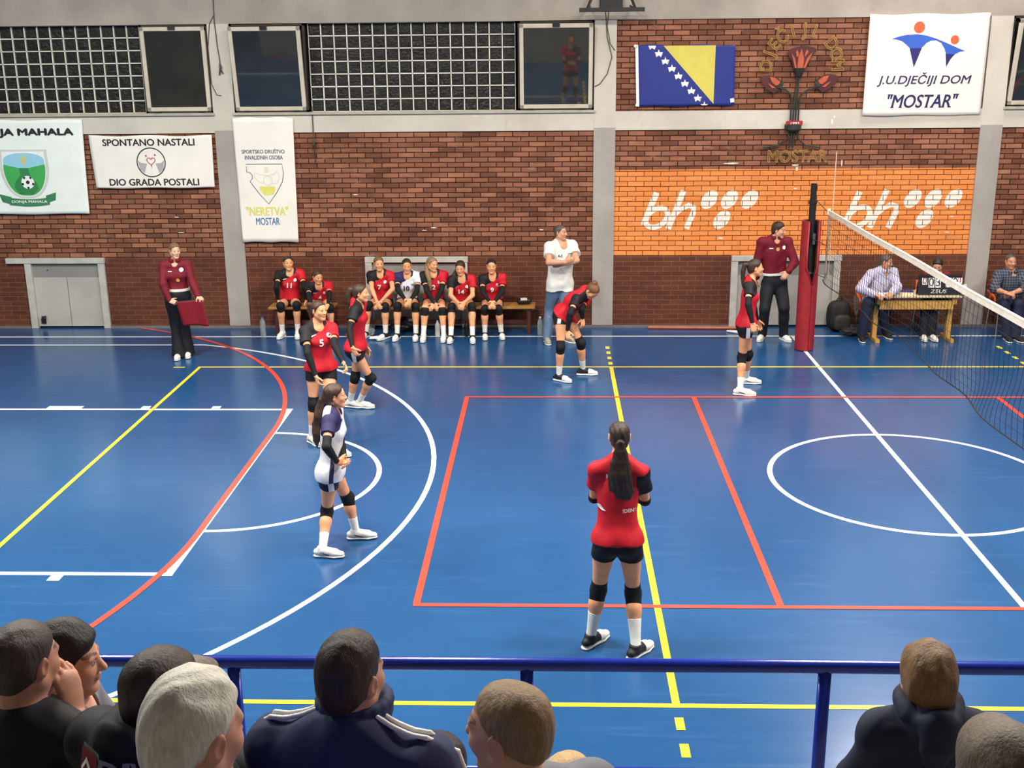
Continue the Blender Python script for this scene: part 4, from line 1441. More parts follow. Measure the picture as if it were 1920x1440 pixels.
def surface(F, lo, h):
    """naive surface nets"""
    I = F < 0
    n = np.array(F.shape)
    cnt = np.zeros(n - 1, np.int8)
    for dx in (0, 1):
        for dy in (0, 1):
            for dz in (0, 1):
                cnt += I[dx:n[0] - 1 + dx, dy:n[1] - 1 + dy, dz:n[2] - 1 + dz]
    act = (cnt > 0) & (cnt < 8)
    ci = np.argwhere(act)
    if len(ci) == 0:
        return np.zeros((0, 3)), np.zeros((0, 4), int)
    idx = np.full(n - 1, -1, int)
    idx[act] = np.arange(len(ci))
    acc = np.zeros((len(ci), 3))
    num = np.zeros(len(ci))
    for a, b in _EDGES:
        a, b = np.array(a), np.array(b)
        fa = F[tuple((ci + a).T)]
        fb = F[tuple((ci + b).T)]
        m = (fa < 0) != (fb < 0)
        t = np.where(m, fa / np.where(m, fa - fb, 1), 0)
        acc += np.where(m[:, None], a + t[:, None] * (b - a), 0)
        num += m
    V = lo + h * (ci + acc / num[:, None])
    quads = []
    for ax in range(3):
        u, v = (ax + 1) % 3, (ax + 2) % 3
        s0 = [slice(1, -1)] * 3
        s1 = [slice(1, -1)] * 3
        s0[ax], s1[ax] = slice(0, -1), slice(1, None)
        A, B = I[tuple(s0)], I[tuple(s1)]
        for flip, msk in ((False, A & ~B), (True, ~A & B)):
            e = np.argwhere(msk)
            e[:, u] += 1
            e[:, v] += 1
            c = []
            for du, dv in ((1, 1), (0, 1), (0, 0), (1, 0)):
                g = e.copy()
                g[:, u] -= du
                g[:, v] -= dv
                c.append(idx[tuple(g.T)])
            q = np.stack(c, 1)
            quads.append(q[:, ::-1] if flip else q)
    return V, np.concatenate(quads)


def shape_mesh(shape, h, box=None, holes=(), folds=None):
    lo, hi = shape.bounds()
    if box is not None:
        lo, hi = np.maximum(lo, box[0] - 2 * h), np.minimum(hi, box[1] + 2 * h)
    n = np.ceil((hi - lo) / h).astype(int) + 3
    lo = lo - h
    F, ax = field(shape, lo, h, n)
    G = np.meshgrid(*ax, indexing='ij', sparse=True)
    def bs(b, g):
        e = [np.maximum(b[0][i] - G[i], G[i] - b[1][i]) + g for i in range(3)]
        return np.maximum(np.maximum(e[0], e[1]), e[2])
    if box is not None:
        F = np.maximum(F, bs(box, 0.0))
    for b in holes:
        F = np.maximum(F, -bs(b, 0.012))
    if folds:
        m = np.argwhere(np.abs(F) < 4 * h)
        p = lo + h * m
        F[tuple(m.T)] += folds(p)
    F[0], F[-1], F[:, 0], F[:, -1], F[:, :, 0], F[:, :, -1] = 0.5, 0.5, 0.5, 0.5, 0.5, 0.5
    return surface(F, lo, h)


def mesh_object(name, V, Q, m, parent=None, attrs=None, color=None):
    me = bpy.data.meshes.new(name)
    me.vertices.add(len(V))
    me.vertices.foreach_set('co', V.astype(np.float32).ravel())
    me.loops.add(4 * len(Q))
    me.loops.foreach_set('vertex_index', Q.astype(np.int32).ravel())
    me.polygons.add(len(Q))
    me.polygons.foreach_set('loop_start', np.arange(0, 4 * len(Q), 4, dtype=np.int32))
    me.polygons.foreach_set('loop_total', np.full(len(Q), 4, np.int32))
    me.update(calc_edges=True)
    me.validate()
    me.polygons.foreach_set('use_smooth', np.ones(len(me.polygons), bool))
    for k, a in (attrs or {}).items():
        at = me.attributes.new(k, 'FLOAT', 'POINT')
        at.data.foreach_set('value', a.astype(np.float32))
    if color is not None:
        at = me.attributes.new('tone', 'FLOAT_COLOR', 'POINT')
        at.data.foreach_set('color', np.c_[color, np.ones(len(color))].astype(np.float32).ravel())
    me.materials.append(m)
    o = bpy.data.objects.new(name, me)
    COL.objects.link(o)
    if parent is not None:
        o.parent = parent
    return o


def make_folds(seed, amp=0.004, sc=1.0):
    """cloth creases: soft waves with a few sharper drag lines"""
    r = np.random.RandomState(seed)
    K = r.normal(size=(9, 3)) * np.array([24, 24, 14]) * sc
    ph = r.uniform(0, 6.28, 9)

    def f(p):
        w = np.sin(p @ K[0] * 0.4 + ph[0])
        out = 0
        for i in range(1, 6):
            out = out + np.sin(p @ K[i] + ph[i] + 1.2 * w)
        for i in range(6, 9):
            out = out + 1.6 * (np.abs(np.sin(p @ K[i] * 0.6 + ph[i] + 0.9 * w)) - 0.6)
        return amp * np.clip(out / 3.2, -0.9, 1.3)
    return f


def skin_mat():
    m, nt, b = new_mat('skin')
    at = nt.nodes.new('ShaderNodeAttribute')
    at.attribute_name = 'tone'
    n = _noise(nt, _coord(nt), 22, 3)
    nt.links.new(_mix(nt, 1.0, at.outputs['Color'], _ramp(nt, n, [(0.3, (0.9, 0.88, 0.87)), (0.7, (1.06, 1.05, 1.04))]), 'MULTIPLY'), b.inputs['Base Color'])
    b.inputs['Roughness'].default_value = 0.5
    b.inputs['Specular IOR Level'].default_value = 0.35
    b.inputs['Subsurface Weight'].default_value = 0.06
    b.inputs['Subsurface Radius'].default_value = (0.02, 0.008, 0.004)
    return m


M_SKIN = skin_mat()


def cloth2(name, base, trim=None, trim2=None, rough=0.75, check=None):
    """fabric; where the mesh attributes 'trim' / 'trim2' are positive the panel has another colour"""
    if name in _MC:
        return _MC[name]
    m, nt, b = new_mat(name)
    v = _coord(nt)
    n = _noise(nt, v, 7, 4)
    col = lin(base)
    if check:
        w = nt.nodes.new('ShaderNodeTexWave')
        w.wave_profile = 'SIN'
        w.inputs['Scale'].default_value = check[1]
        nt.links.new(v, w.inputs['Vector'])
        f = _ramp(nt, w.outputs['Fac'], [(0.55, (0, 0, 0)), (0.75, (1, 1, 1))])
        if len(check) > 2:
            w2 = nt.nodes.new('ShaderNodeTexWave')
            w2.bands_direction = 'Z'
            w2.inputs['Scale'].default_value = check[1]
            nt.links.new(v, w2.inputs['Vector'])
            f = _math(nt, 'MULTIPLY', _math(nt, 'ADD', f, _ramp(nt, w2.outputs['Fac'], [(0.55, (0, 0, 0)), (0.75, (1, 1, 1))])), 0.5)
        col = _mix(nt, f, lin(base), lin(check[0]))
    for a, c in (('trim', trim), ('trim2', trim2)):
        if c is not None:
            at = nt.nodes.new('ShaderNodeAttribute')
            at.attribute_name = a
            col = _mix(nt, _math(nt, 'GREATER_THAN', at.outputs['Fac'], 0.0), col, lin(c))
    col = _mix(nt, 1.0, col, _ramp(nt, n, [(0.3, (0.88,) * 3), (0.7, (1.06,) * 3)]), 'MULTIPLY')
    nt.links.new(col, b.inputs['Base Color'])
    b.inputs['Roughness'].default_value = rough
    b.inputs['Specular IOR Level'].default_value = 0.3
    _bump(nt, b, _noise(nt, v, 260, 2), 0.15, 0.002)
    _MC[name] = m
    return m


def hair_mat(name, rgb, rgb2, rough=0.45):
    if name in _MC:
        return _MC[name]
    m, nt, b = new_mat(name)
    n = _noise(nt, _coord(nt, (14, 14, 3)), 9, 4, 0.7)
    n2 = _noise(nt, _coord(nt, (1, 1, 1)), 14, 3)
    col = _ramp(nt, _math(nt, 'ADD', _math(nt, 'MULTIPLY', n, 0.7), _math(nt, 'MULTIPLY', n2, 0.3)), [(0.35, lin(rgb)), (0.65, lin(rgb2))])
    nt.links.new(col, b.inputs['Base Color'])
    b.inputs['Roughness'].default_value = rough
    b.inputs['Specular IOR Level'].default_value = 0.4
    _bump(nt, b, n, 0.5, 0.008)
    _MC[name] = m
    return m


HAIR = dict(brown=((44, 30, 22), (84, 60, 44)), dark=((34, 25, 20), (66, 48, 37)), light=((92, 66, 44), (140, 106, 72)), black=((20, 17, 16), (42, 35, 31)), auburn=((84, 50, 32), (128, 84, 56)),
            grey=((58, 54, 50), (92, 86, 80)), white=((196, 190, 172), (232, 228, 214)), buzz=((50, 40, 33), (78, 63, 52)), fair=((122, 96, 66), (160, 130, 94)), blond=((176, 142, 92), (214, 184, 130)), ash=((84, 72, 60), (124, 108, 90)), hazel=((96, 68, 40), (150, 112, 70)))

M_BLACKF = cloth2('black_knit', (22, 22, 25))
M_NAVYF = cloth2('navy_knit', (26, 28, 58))
M_WHITEF = cloth2('white_cotton', (234, 232, 228))
M_SHOE = cloth2('white_shoe_mesh', (230, 227, 218), (34, 34, 38), rough=0.55)
M_SOLE = mat('shoe_sole', (226, 224, 218), rough=0.5)
M_SOLEB = mat('black_sole', (30, 30, 32), rough=0.5)
M_JERSEY = cloth2('red_jersey', (196, 26, 42), (24, 24, 28), rough=0.65)
M_LIBERO = cloth2('white_jersey', (222, 222, 226), (44, 42, 84), rough=0.65)
M_SHORTS = cloth2('black_shorts', (20, 20, 24), (208, 208, 210))
M_NSHORTS = cloth2('navy_shorts', (26, 30, 62), (208, 208, 210))
M_POLO = cloth2('dark_red_polo', (112, 18, 36), rough=0.7)
M_PRINT = mat('white_print', (232, 230, 226), rough=0.6)
M_PRINTN = mat('navy_print', (24, 24, 48), rough=0.6)
M_GOLDP = mat('gold_print', (200, 150, 80), rough=0.6)


def fdir(yaw):
    y = math.radians(yaw)
    return np.array([math.sin(y), -math.cos(y), 0.0])


def ldir(yaw):
    return np.cross(EZ, fdir(yaw))


def head_shape(S, C, M, hs, male, N=None, chin=1.0):
    """skull, jaw, features; M rows are side (person's left), front, up"""
    p = lambda a, b, c: C + hs * (a * M[0] + b * M[1] + c * M[2])
    e = lambda c, r, k=0.02, **kw: S.ell(p(*c), [x * hs for x in r], M, k * hs, **kw)
    e((0, -0.012, 0.035), (0.074, 0.095, 0.078))
    e((0, 0.025, -0.03), (0.060 if male else 0.057, 0.064, 0.075), 0.03)
    for sg in (1, -1):
        S.limb(p(sg * 0.052, -0.002, -0.048), p(sg * 0.017, 0.062, -0.098 * chin), [0.019 * hs, 0.016 * hs], 0.035 * hs)
        e((sg * 0.038, 0.060, -0.022), (0.02, 0.017, 0.018), 0.04)
    e((0, 0.068, -0.098 * chin), (0.019, 0.016, 0.015), 0.02)
    e((0, 0.074 if male else 0.071, 0.024), (0.05, 0.014 if male else 0.012, 0.011), 0.022)
    for sg in (1, -1):
        e((sg * 0.031, 0.101, 0.006), (0.017, 0.012, 0.010), 0.014, sub=True)
        e((sg * 0.031, 0.0765, 0.005), (0.0125, 0.0125, 0.0115), 0.002)
    w = 1.12 if male else 1.0
    S.limb(p(0, 0.082, 0.014), p(0, 0.104 * (1.03 if male else 1), -0.026), [0.0085 * hs * w, 0.0115 * hs * w], 0.012 * hs)
    for sg in (1, -1):
        e((sg * 0.011, 0.093, -0.03), (0.008, 0.009, 0.007), 0.007)
    e((0, 0.087, -0.053), (0.022, 0.010, 0.006), 0.008)
    e((0, 0.085, -0.064), (0.019, 0.011, 0.007), 0.008)
    S.limb(p(-0.02, 0.101, -0.0585), p(0.02, 0.101, -0.0585), 0.0035 * hs, 0.004 * hs, sub=True)
    for sg in (1, -1):
        E = np.array([M[0] * sg * 0.94 + M[1] * -0.34, M[1] * 0.9 + M[0] * sg * 0.3 + M[2] * -0.2, M[2] * 0.97 + M[1] * -0.2])
        E = np.array([nrm(E[0]), nrm(E[1] - (E[1] @ nrm(E[0])) * nrm(E[0])), nrm(np.cross(nrm(E[0]), nrm(E[1] - (E[1] @ nrm(E[0])) * nrm(E[0]))))])
        S.ell(p(sg * 0.078, -0.010, -0.004), [0.009 * hs, 0.019 * hs, 0.032 * hs], E, 0.008 * hs)
        S.ell(p(sg * 0.089, -0.004, 0.0), [0.007 * hs, 0.010 * hs, 0.017 * hs], E, 0.006 * hs, sub=True)
    if N is not None:
        r = (0.060, 0.056, 0.055) if male else (0.050, 0.045, 0.046)
        S.limb(N - 0.03 * M[2] * hs, p(0, -0.018, -0.055), [x * hs for x in r], 0.03)
    return p


def tone_of(V, C, M, hs, skin, male, brow, stubble=0.0, scalp=None):
    """skin colour per vertex: lips, brows, eyes, a little blush"""
    L = (V - C) @ M.T / hs
    col = np.tile(np.array(lin(skin)), (len(V), 1))

    def paint(msk, c):
        m = np.clip(msk, 0, 1)[:, None]
        col[:] = col * (1 - m) + np.array(c) * m
    ell = lambda c, r: 1 - np.sqrt((((L - np.array(c)) / np.array(r)) ** 2).sum(1))
    sk = np.array(lin(skin))
    for sg in (1, -1):
        paint(ell((sg * 0.042, 0.075, -0.025), (0.03, 0.03, 0.025)) * 0.35, sk * np.array([1.08, 0.82, 0.8]))
        paint(ell((sg * 0.08, -0.01, 0), (0.03, 0.04, 0.05)) * 0.5, sk * np.array([1.05, 0.8, 0.76]))
    if male and stubble:
        paint(np.clip(ell((0, 0.06, -0.085), (0.075, 0.075, 0.06)) * 3, 0, 1) * stubble, sk * np.array([0.6, 0.58, 0.58]))
    paint((ell((0, 0.092, -0.059), (0.025, 0.02, 0.0125)) > 0) * 0.7, sk * np.array([0.86, 0.56, 0.54]))
    for sg in (1, -1):
        x = sg * L[:, 0]
        arch = 0.031 + 0.006 * np.clip(1 - ((x - 0.036) / 0.022) ** 2, 0, 1)
        b = (np.abs(x - 0.033) < 0.023) & (np.abs(L[:, 2] - arch) < (0.0052 if male else 0.004)) & (L[:, 1] > 0.045)
        paint(b * (0.7 if male else 0.5), lin(brow))
        d = np.sqrt(((L - np.array([sg * 0.031, 0.0765, 0.005])) ** 2).sum(1))
        eye = (d < 0.0145) & (L[:, 1] > 0.083) & (np.abs(L[:, 2] - 0.005) < 0.0085)
        paint(eye * 1.0, (0.42, 0.38, 0.35))
        iris = eye & (np.hypot(L[:, 0] - sg * 0.031, L[:, 2] - 0.005) < 0.0066)
        paint(iris * 1.0, (0.03, 0.02, 0.014))
        lash = (np.abs(x - 0.031) < 0.017) & (np.abs(L[:, 2] - 0.0135) < 0.0028) & (L[:, 1] > 0.07)
        paint(lash * 0.55, (0.03, 0.02, 0.018))
    if scalp is not None:
        paint((((L[:, 2] > 0.055 - 0.8 * np.maximum(0, 0.03 - L[:, 1])) & (L[:, 2] > -0.06)) * 0.7), lin(scalp))
    return col


def hand_shape(S, W, d, n, s, right, curl=0.35, spread=1.0, thumb=None, k=0.005):
    """palm, four fingers, thumb; d points along the hand, n out of the palm"""
    d = nrm(d)
    n = nrm(n - (n @ d) * d)
    t = np.cross(d, n) if right else np.cross(n, d)
    S.limb(W - d * 0.01 * s, W + d * 0.085 * s, np.array([0.027, 0.033, 0.038, 0.036]) * s, 0.012, (n, 0.42))
    rot = lambda v, a: v * math.cos(a) + np.cross(t * (1 if right else -1), v) * math.sin(a) * (1 if right else 1)
    for off, L, dz in ((0.028, 0.072, -0.002), (0.0095, 0.081, 0.003), (-0.0095, 0.075, 0.0), (-0.027, 0.058, -0.008)):
        p = W + d * (0.086 + dz) * s + t * off * s
        ang = 0.0
        base = nrm(d + t * off * 3.0 * spread)
        for seg, (fr, r0, r1) in enumerate(((0.44, 0.0098, 0.0090), (0.31, 0.0090, 0.0082), (0.25, 0.0082, 0.0072))):
            ang += curl * (0.9, 1.15, 0.8)[seg]
            v = base * math.cos(ang) + n * math.sin(ang)
            q = p + v * L * fr * s
            S.limb(p, q, [r0 * s, r1 * s], k)
            p = q
    th = nrm(0.62 * d + 0.72 * t + 0.30 * n) if thumb is None else nrm(thumb)
    p = W + d * 0.022 * s + t * 0.022 * s
    q = p + th * 0.045 * s
    S.limb(p, q, [0.0145 * s, 0.0115 * s], 0.012)
    th2 = nrm(th + 0.35 * d + 0.3 * n * curl)
    S.limb(q, q + th2 * 0.034 * s, [0.0110 * s, 0.0085 * s], k)


def lerp(a, b, t):
    return a + (b - a) * t


class Person:
    """one figure from its joints; clothing, hair and shoes become children of the body mesh"""

    def __init__(s, J, label, male=False, skin=(222, 172, 142), hair='brown', build=1.0, fine=0.0042, h=0.009, hands=None, curl=None, seed=1, stubble=0.0, scalp=None, group=None, hscale=1.0, bend=None, chin=1.0):
        s.J = {k: np.array(v, float) for k, v in J.items() if isinstance(v, (list, tuple)) and k != 'root'}
        s.root = np.array(J['root'], float)
        s.s, s.male, s.seed, s.h, s.fine, s.b = J['s'], male, seed, h, fine, build
        j, sc = s.J, s.s
        s.toe = J['toe']
        P, N = j['P'], j['N']
        s.up = nrm(N - P)
        lf = ldir(J['yaw'])
        s.lf = nrm(lf - (lf @ s.up) * s.up)
        s.fw = np.cross(s.lf, s.up)
        s.hl = ldir(J['hipyaw'])
        s.hf = fdir(J['hipyaw'])
        s.mid = lerp(P, N, 0.5) + (s.fw * bend if bend else 0)
        y = math.radians(J['hpitch'])
        f0 = fdir(J['hyaw'])
        f = f0 * math.cos(y) - EZ * math.sin(y)
        u = EZ * math.cos(y) + f0 * math.sin(y)
        l = np.cross(u, f) if False else ldir(J['hyaw'])
        rr = math.radians(J['hroll'])
        l, u = l * math.cos(rr) + u * math.sin(rr), u * math.cos(rr) - l * math.sin(rr)
        s.HM = np.array([l, f, u])
        s.C = j['C']
        s.hs = sc ** 0.5 * (0.955 if male else 0.945) * hscale
        s.hairc = hair
        S = Shape()
        s.torso(S, 0)
        s.legs(S, 0)
        s.arms(S, 0)
        head_shape(S, s.C, s.HM, s.hs, male, N, chin)
        boxes = []
        hb = (s.C - 0.155 * s.hs, s.C + 0.155 * s.hs)
        boxes.append(hb)
        for sd in 'LR':
            if 'W' + sd not in j:
                continue
            hd = (hands or {}).get(sd, {})
            W, E = j['W' + sd], j['E' + sd]
            d = nrm(np.array(hd['d'])) if 'd' in hd else nrm(W - E)
            n = np.array(hd['n'], float) if 'n' in hd else -s.lf * (1 if sd == 'L' else -1) + 0.2 * -s.fw
            hand_shape(S, W, d, n, sc * (1.08 if male else 0.98), sd == 'R', hd.get('curl', 0.3 if curl is None else curl), thumb=hd.get('thumb'))
            c = W + d * 0.09 * sc
            boxes.append((c - 0.125 * sc, c + 0.125 * sc))
            s.J['G' + sd] = W + d * 0.1 * sc
        Vs, Qs, o = [], [], 0
        V, Q = shape_mesh(S, h, None, boxes)
        Vs.append(V)
        Qs.append(Q)
        o = len(V)
        for i, b in enumerate(boxes):
            V, Q = shape_mesh(S, fine if i else min(fine, 0.0040), (b[0] - 0.003, b[1] + 0.003), boxes[:i])
            Vs.append(V)
            Qs.append(Q + o)
            o += len(V)
        V, Q = np.concatenate(Vs), np.concatenate(Qs)
        s.S = S
        brow = HAIR[hair][0] if hair not in ('white', 'blond') else (150, 130, 110)
        s.o = mesh_object('person', V, Q, M_SKIN, None, None, tone_of(V, s.C, s.HM, s.hs, skin, male, brow, stubble, scalp))
        s.o.location = s.root
        tag(s.o, label, 'person', group)
        s.n = 0

    # -------- body volumes; g grows them for clothing
    def torso(s, S, g, k=0.04):
        j, sc, m = s.J, s.s * s.b, s.male
        P, N, mid = j['P'], j['N'], s.mid
        w = 1.0 if m else 0.94
        HM = np.array([s.hl, s.hf, np.cross(s.hl, s.hf)])
        if not m:
            S.ell(P + 0.02 * EZ * s.s, [0.166 * sc + g, 0.118 * sc + g, 0.115 * sc + g], HM, k)
        else:
            S.ell(P + 0.02 * EZ * s.s, [0.165 * sc + g, 0.122 * sc + g, 0.115 * sc + g], HM, k)
        wa = (0.145, 0.142, 0.15) if m else (0.138, 0.112, 0.117)
        S.limb(lerp(P, mid, 0.25), mid, [x * sc + g for x in wa], k, (s.fw, 0.70))
        ch = (0.15, 0.165, 0.168, 0.14) if m else (0.117, 0.132, 0.136, 0.115)
        S.limb(mid, N - 0.085 * s.up * s.s, [x * sc + g for x in ch], k, (s.fw, 0.68))
        for sd, sg in (('L', 1), ('R', -1)):
            if 'S' + sd in j:
                Sh = j['S' + sd]
                S.limb(N - 0.065 * s.up * s.s, Sh, [0.062 * sc + g, 0.06 * sc + g, (0.058 if m else 0.048) * sc + g], 0.045)
                S.limb(N + 0.015 * s.up * s.s - 0.015 * s.fw, Sh - 0.0 * s.up, [0.046 * sc + g, 0.036 * sc + g], 0.05)
            if not m:
                S.ell(N - 0.20 * s.up * s.s + s.lf * sg * 0.066 * sc + s.fw * 0.064 * sc, 0.053 * sc + g, None, 0.06)
        for sg in (1, -1):
            S.ell(P - 0.03 * EZ * s.s + s.hl * sg * 0.075 * sc - s.hf * 0.048 * sc, [0.08 * sc + g] * 3, None, 0.05)

    def legs(s, S, g, k=0.03):
        j, sc = s.J, s.s * s.b
        for sd in 'LR':
            if 'K' + sd not in j:
                continue
            H, K, A = j['H' + sd], j['K' + sd], j['A' + sd]
            w = 0.95 if s.male else 1.0
            S.limb(H, K, [x * sc * w + g for x in (0.088, 0.087, 0.079, 0.067, 0.058, 0.053)], k)
            bk = nrm(lerp(H, A, 0.5) - K) if np.linalg.norm(lerp(H, A, .5) - K) > 0.03 else -s.hf
            S.limb(K, A, [x * sc + g for x in (0.052, 0.054, 0.0555, 0.049, 0.040, 0.035)], 0.03)
            S.ell(lerp(K, A, 0.28) + bk * 0.012, [0.047 * sc + g] * 3, None, 0.05)
            td = fdir(s.toe.get(sd, 0))
            S.limb(A - EZ * 0.04 * s.s, A - EZ * (A[2] - 0.035 if A[2] < 0.2 else 0.05) + td * 0.13 * s.s, [0.033 * sc, 0.026 * sc], 0.03)

    def arms(s, S, g, k=0.018, only=None):
        j, sc = s.J, s.s * s.b
        f = 1.16 if s.male else 1.0
        for sd in 'LR':
            if 'E' + sd not in j or (only and sd not in only):
                continue
            Sh, E, W = j['S' + sd], j['E' + sd], j['W' + sd]
            S.limb(Sh, E, [x * sc * f + g for x in (0.048, 0.048, 0.045, 0.040, 0.037)], k)
            S.limb(E, W, [x * sc * f + g for x in (0.037, 0.040, 0.037, 0.031, 0.0265, 0.025)], 0.02)

    def add(s, name, S, m, h=None, folds=None, attr=None, parent=None, label=None):
        V, Q = shape_mesh(S, h or s.h * 0.9, None, (), folds)
        o = mesh_object(name, V, Q, m, parent or s.o, attr(V) if attr else None)
        if label:
            o['label'] = label
        return o

    # -------- garments
    def local(s, V):
        q = (V - s.J['N']) / s.s
        return q @ s.lf, q @ s.up, q @ s.fw

    def top(s, m, hem=0.0, sleeve=0.55, g=0.013, loose=0.02, fold=0.0045, pattern=None, neck=0.062, collar=False, name='jersey', skirt=0.0):
        j, sc = s.J, s.s
        P, N = j['P'], j['N']
        S = Shape()
        neck = 0.05 if collar else neck
        g = max(g, fold * 1.6 + 0.005)
        s.torso(S, g)
        b = s.b * sc
        low = P - s.up * (hem + 0.05) * sc
        ww = (0.162, 0.158, 0.155, 0.16) if s.male else (0.160 + skirt, 0.150 + skirt * .7, 0.136, 0.142)
        S.limb(low, lerp(P, N, 0.62), [x * b + loose for x in ww], 0.04, (s.fw, 0.70))
        if hem > -0.03:
            for sd in 'LR':
                if 'K' + sd in j:
                    H, K = j['H' + sd], j['K' + sd]
                    S.limb(H - nrm(K - H) * 0.02, lerp(H, K, 0.3), [0.089 * b + g + 0.006, 0.087 * b + g + 0.006], 0.04)
            S.ell(P + 0.02 * EZ * sc, [0.168 * b + g + 0.003, 0.122 * b + g + 0.004, 0.12 * b + g], np.array([s.hl, s.hf, EZ]), 0.04)
        n = s.up
        S.p = [q[:6] + (q[6] + [(P - s.up * hem * sc, -n)],) + q[7:] for q in S.p]
        for sd in 'LR':
            if 'E' + sd not in j or sleeve <= 0:
                continue
            Sh, E, W = j['S' + sd], j['E' + sd], j['W' + sd]
            f = 1.15 if s.male else 1.0
            a = nrm(E - Sh)
            if sleeve < 1:
                cut = lerp(Sh, E, sleeve)
                S.limb(Sh, lerp(Sh, E, sleeve + 0.2), [0.054 * b * f + g * .6, 0.056 * b * f + g, 0.055 * b * f + g * 1.3], 0.03, None, [(cut, a)])
            else:
                S.limb(Sh, E, [x * b * f + g for x in (0.052, 0.05, 0.046, 0.043)], 0.03)
                S.limb(E, lerp(E, W, min(1, sleeve - 1 + 0.0) if sleeve < 2 else 0.96), [x * b * f + g * .9 for x in (0.043, 0.044, 0.038, 0.033)], 0.03)
        nk = N + 0.01 * s.up * sc + 0.03 * s.fw * sc
        S.limb(nk - 0.035 * s.up * sc + s.fw * 0.02 * sc, nk + 0.14 * s.up * sc, [neck * b, neck * b * 1.1], 0.01, sub=True)
        s.TS = S
        s.topo = s.add(name, S, m, folds=make_folds(s.seed, fold), attr=pattern)
        if collar:
            cs = Shape()
            for k in range(14):
                a0, a1 = -2.7 + 5.4 * k / 14, -2.7 + 5.4 * (k + 1) / 14
                pt = lambda a: N + s.up * (0.028 + 0.014 * math.cos(a) * -1) * sc + (s.lf * math.sin(a) * 0.066 - s.fw * (math.cos(a) * 0.066 - 0.012)) * sc * (1.08 if s.male else 1)
                cs.limb(pt(a0), pt(a1), 0.012 * sc + g * .4, 0.012)
                cs.limb(pt(a0) - s.up * 0.02 * sc, pt(a1) - s.up * 0.02 * sc, 0.012 * sc + g * .5, 0.02)
            s.add('collar', cs, m, h=s.h * 0.7, parent=s.topo)
        return s.topo

    def jersey_pattern(s, panel=False):
        def f(V):
            a, u, w = s.local(V)
            Sr, Er = s.J['SR'], s.J['ER']
            ax = nrm(Er - Sr)
            q = V - Sr
            t = q @ ax
            dd = np.linalg.norm(q - t[:, None] * ax, axis=1)
            slv = np.minimum(np.minimum(0.092 - dd, t + 0.03), -a - 0.128)
            line = -0.19 + (a + 0.17) * (0.175 / 0.25)
            yoke = np.minimum(np.minimum(u - line, w + 0.005), 0.092 - a)
            out = np.maximum(slv, yoke)
            if panel:
                out = np.maximum(out, np.minimum(-0.37 - u, 0.02 - np.abs(w - 0.035)))
            return {'trim': out}
        return f

    def shorts(s, m, leg=0.27, g=0.009, stripe=False, waist=0.14):
        j, sc = s.J, s.s
        S = Shape()
        P = j['P']
        HM = np.array([s.hl, s.hf, np.cross(s.hl, s.hf)])
        b = s.b * sc
        S.ell(P + 0.02 * EZ * sc, [0.166 * b + g, 0.12 * b + g, 0.118 * b + g], HM, 0.04)
        for sg in (1, -1):
            S.ell(P - 0.03 * EZ * sc + s.hl * sg * 0.075 * b - s.hf * 0.048 * b, [0.081 * b + g] * 3, None, 0.05)
        for sd in 'LR':
            H, K = j['H' + sd], j['K' + sd]
            a = nrm(K - H)
            S.limb(H - a * 0.03, lerp(H, K, leg + 0.1), [0.088 * b + g, 0.089 * b + g, 0.084 * b + g + 0.004], 0.03, None, [(lerp(H, K, leg), a)])

        def attr(V):
            out = np.full(len(V), -1.0)
            for sd, sg in (('L', 1), ('R', -1)):
                q = V - j['H' + sd]
                lat = sg * (q @ s.hl)
                fr = q @ s.hf
                out = np.maximum(out, np.minimum(lat - 0.02, 0.026 * sc - np.abs(fr - 0.02)))
            return {'trim': out if stripe else np.full(len(V), -1.0)}
        return s.add('shorts', S, m, attr=attr, folds=make_folds(s.seed + 3, 0.002))

    def trousers(s, m, g=0.012, flare=0.0, hem=0.0, name='trousers', waist=0.1):
        j, sc, b = s.J, s.s, s.s * s.b
        S = Shape()
        P = j['P']
        HM = np.array([s.hl, s.hf, np.cross(s.hl, s.hf)])
        S.ell(P + 0.02 * EZ * sc, [0.168 * b + g, 0.124 * b + g, 0.118 * b + g], HM, 0.04)
        S.limb(P, lerp(P, j['N'], 0.25), [0.15 * b + g, 0.145 * b + g * .6], 0.03, (s.fw, 0.72), [(lerp(P, j['N'], 0.24), s.up)])
        for sg in (1, -1):
            S.ell(P - 0.03 * EZ * sc + s.hl * sg * 0.075 * b - s.hf * 0.048 * b, [0.081 * b + g] * 3, None, 0.05)
        for sd in 'LR':
            H, K, A = j['H' + sd], j['K' + sd], j['A' + sd]
            S.limb(H, K, [x * b + g for x in (0.090, 0.088, 0.080, 0.070, 0.062)], 0.03)
            S.limb(K, A - nrm(A - K) * 0 - EZ * (0.02 + hem), [0.060 * b + g, 0.060 * b + g, 0.054 * b + g + flare * .5, 0.048 * b + g + flare], 0.03, None, [(A - EZ * (0.03 + hem), -EZ if abs(nrm(A - K)[2]) > .5 else nrm(A - K))])
        return s.add(name, S, m, folds=make_folds(s.seed + 5, 0.005, 0.9))

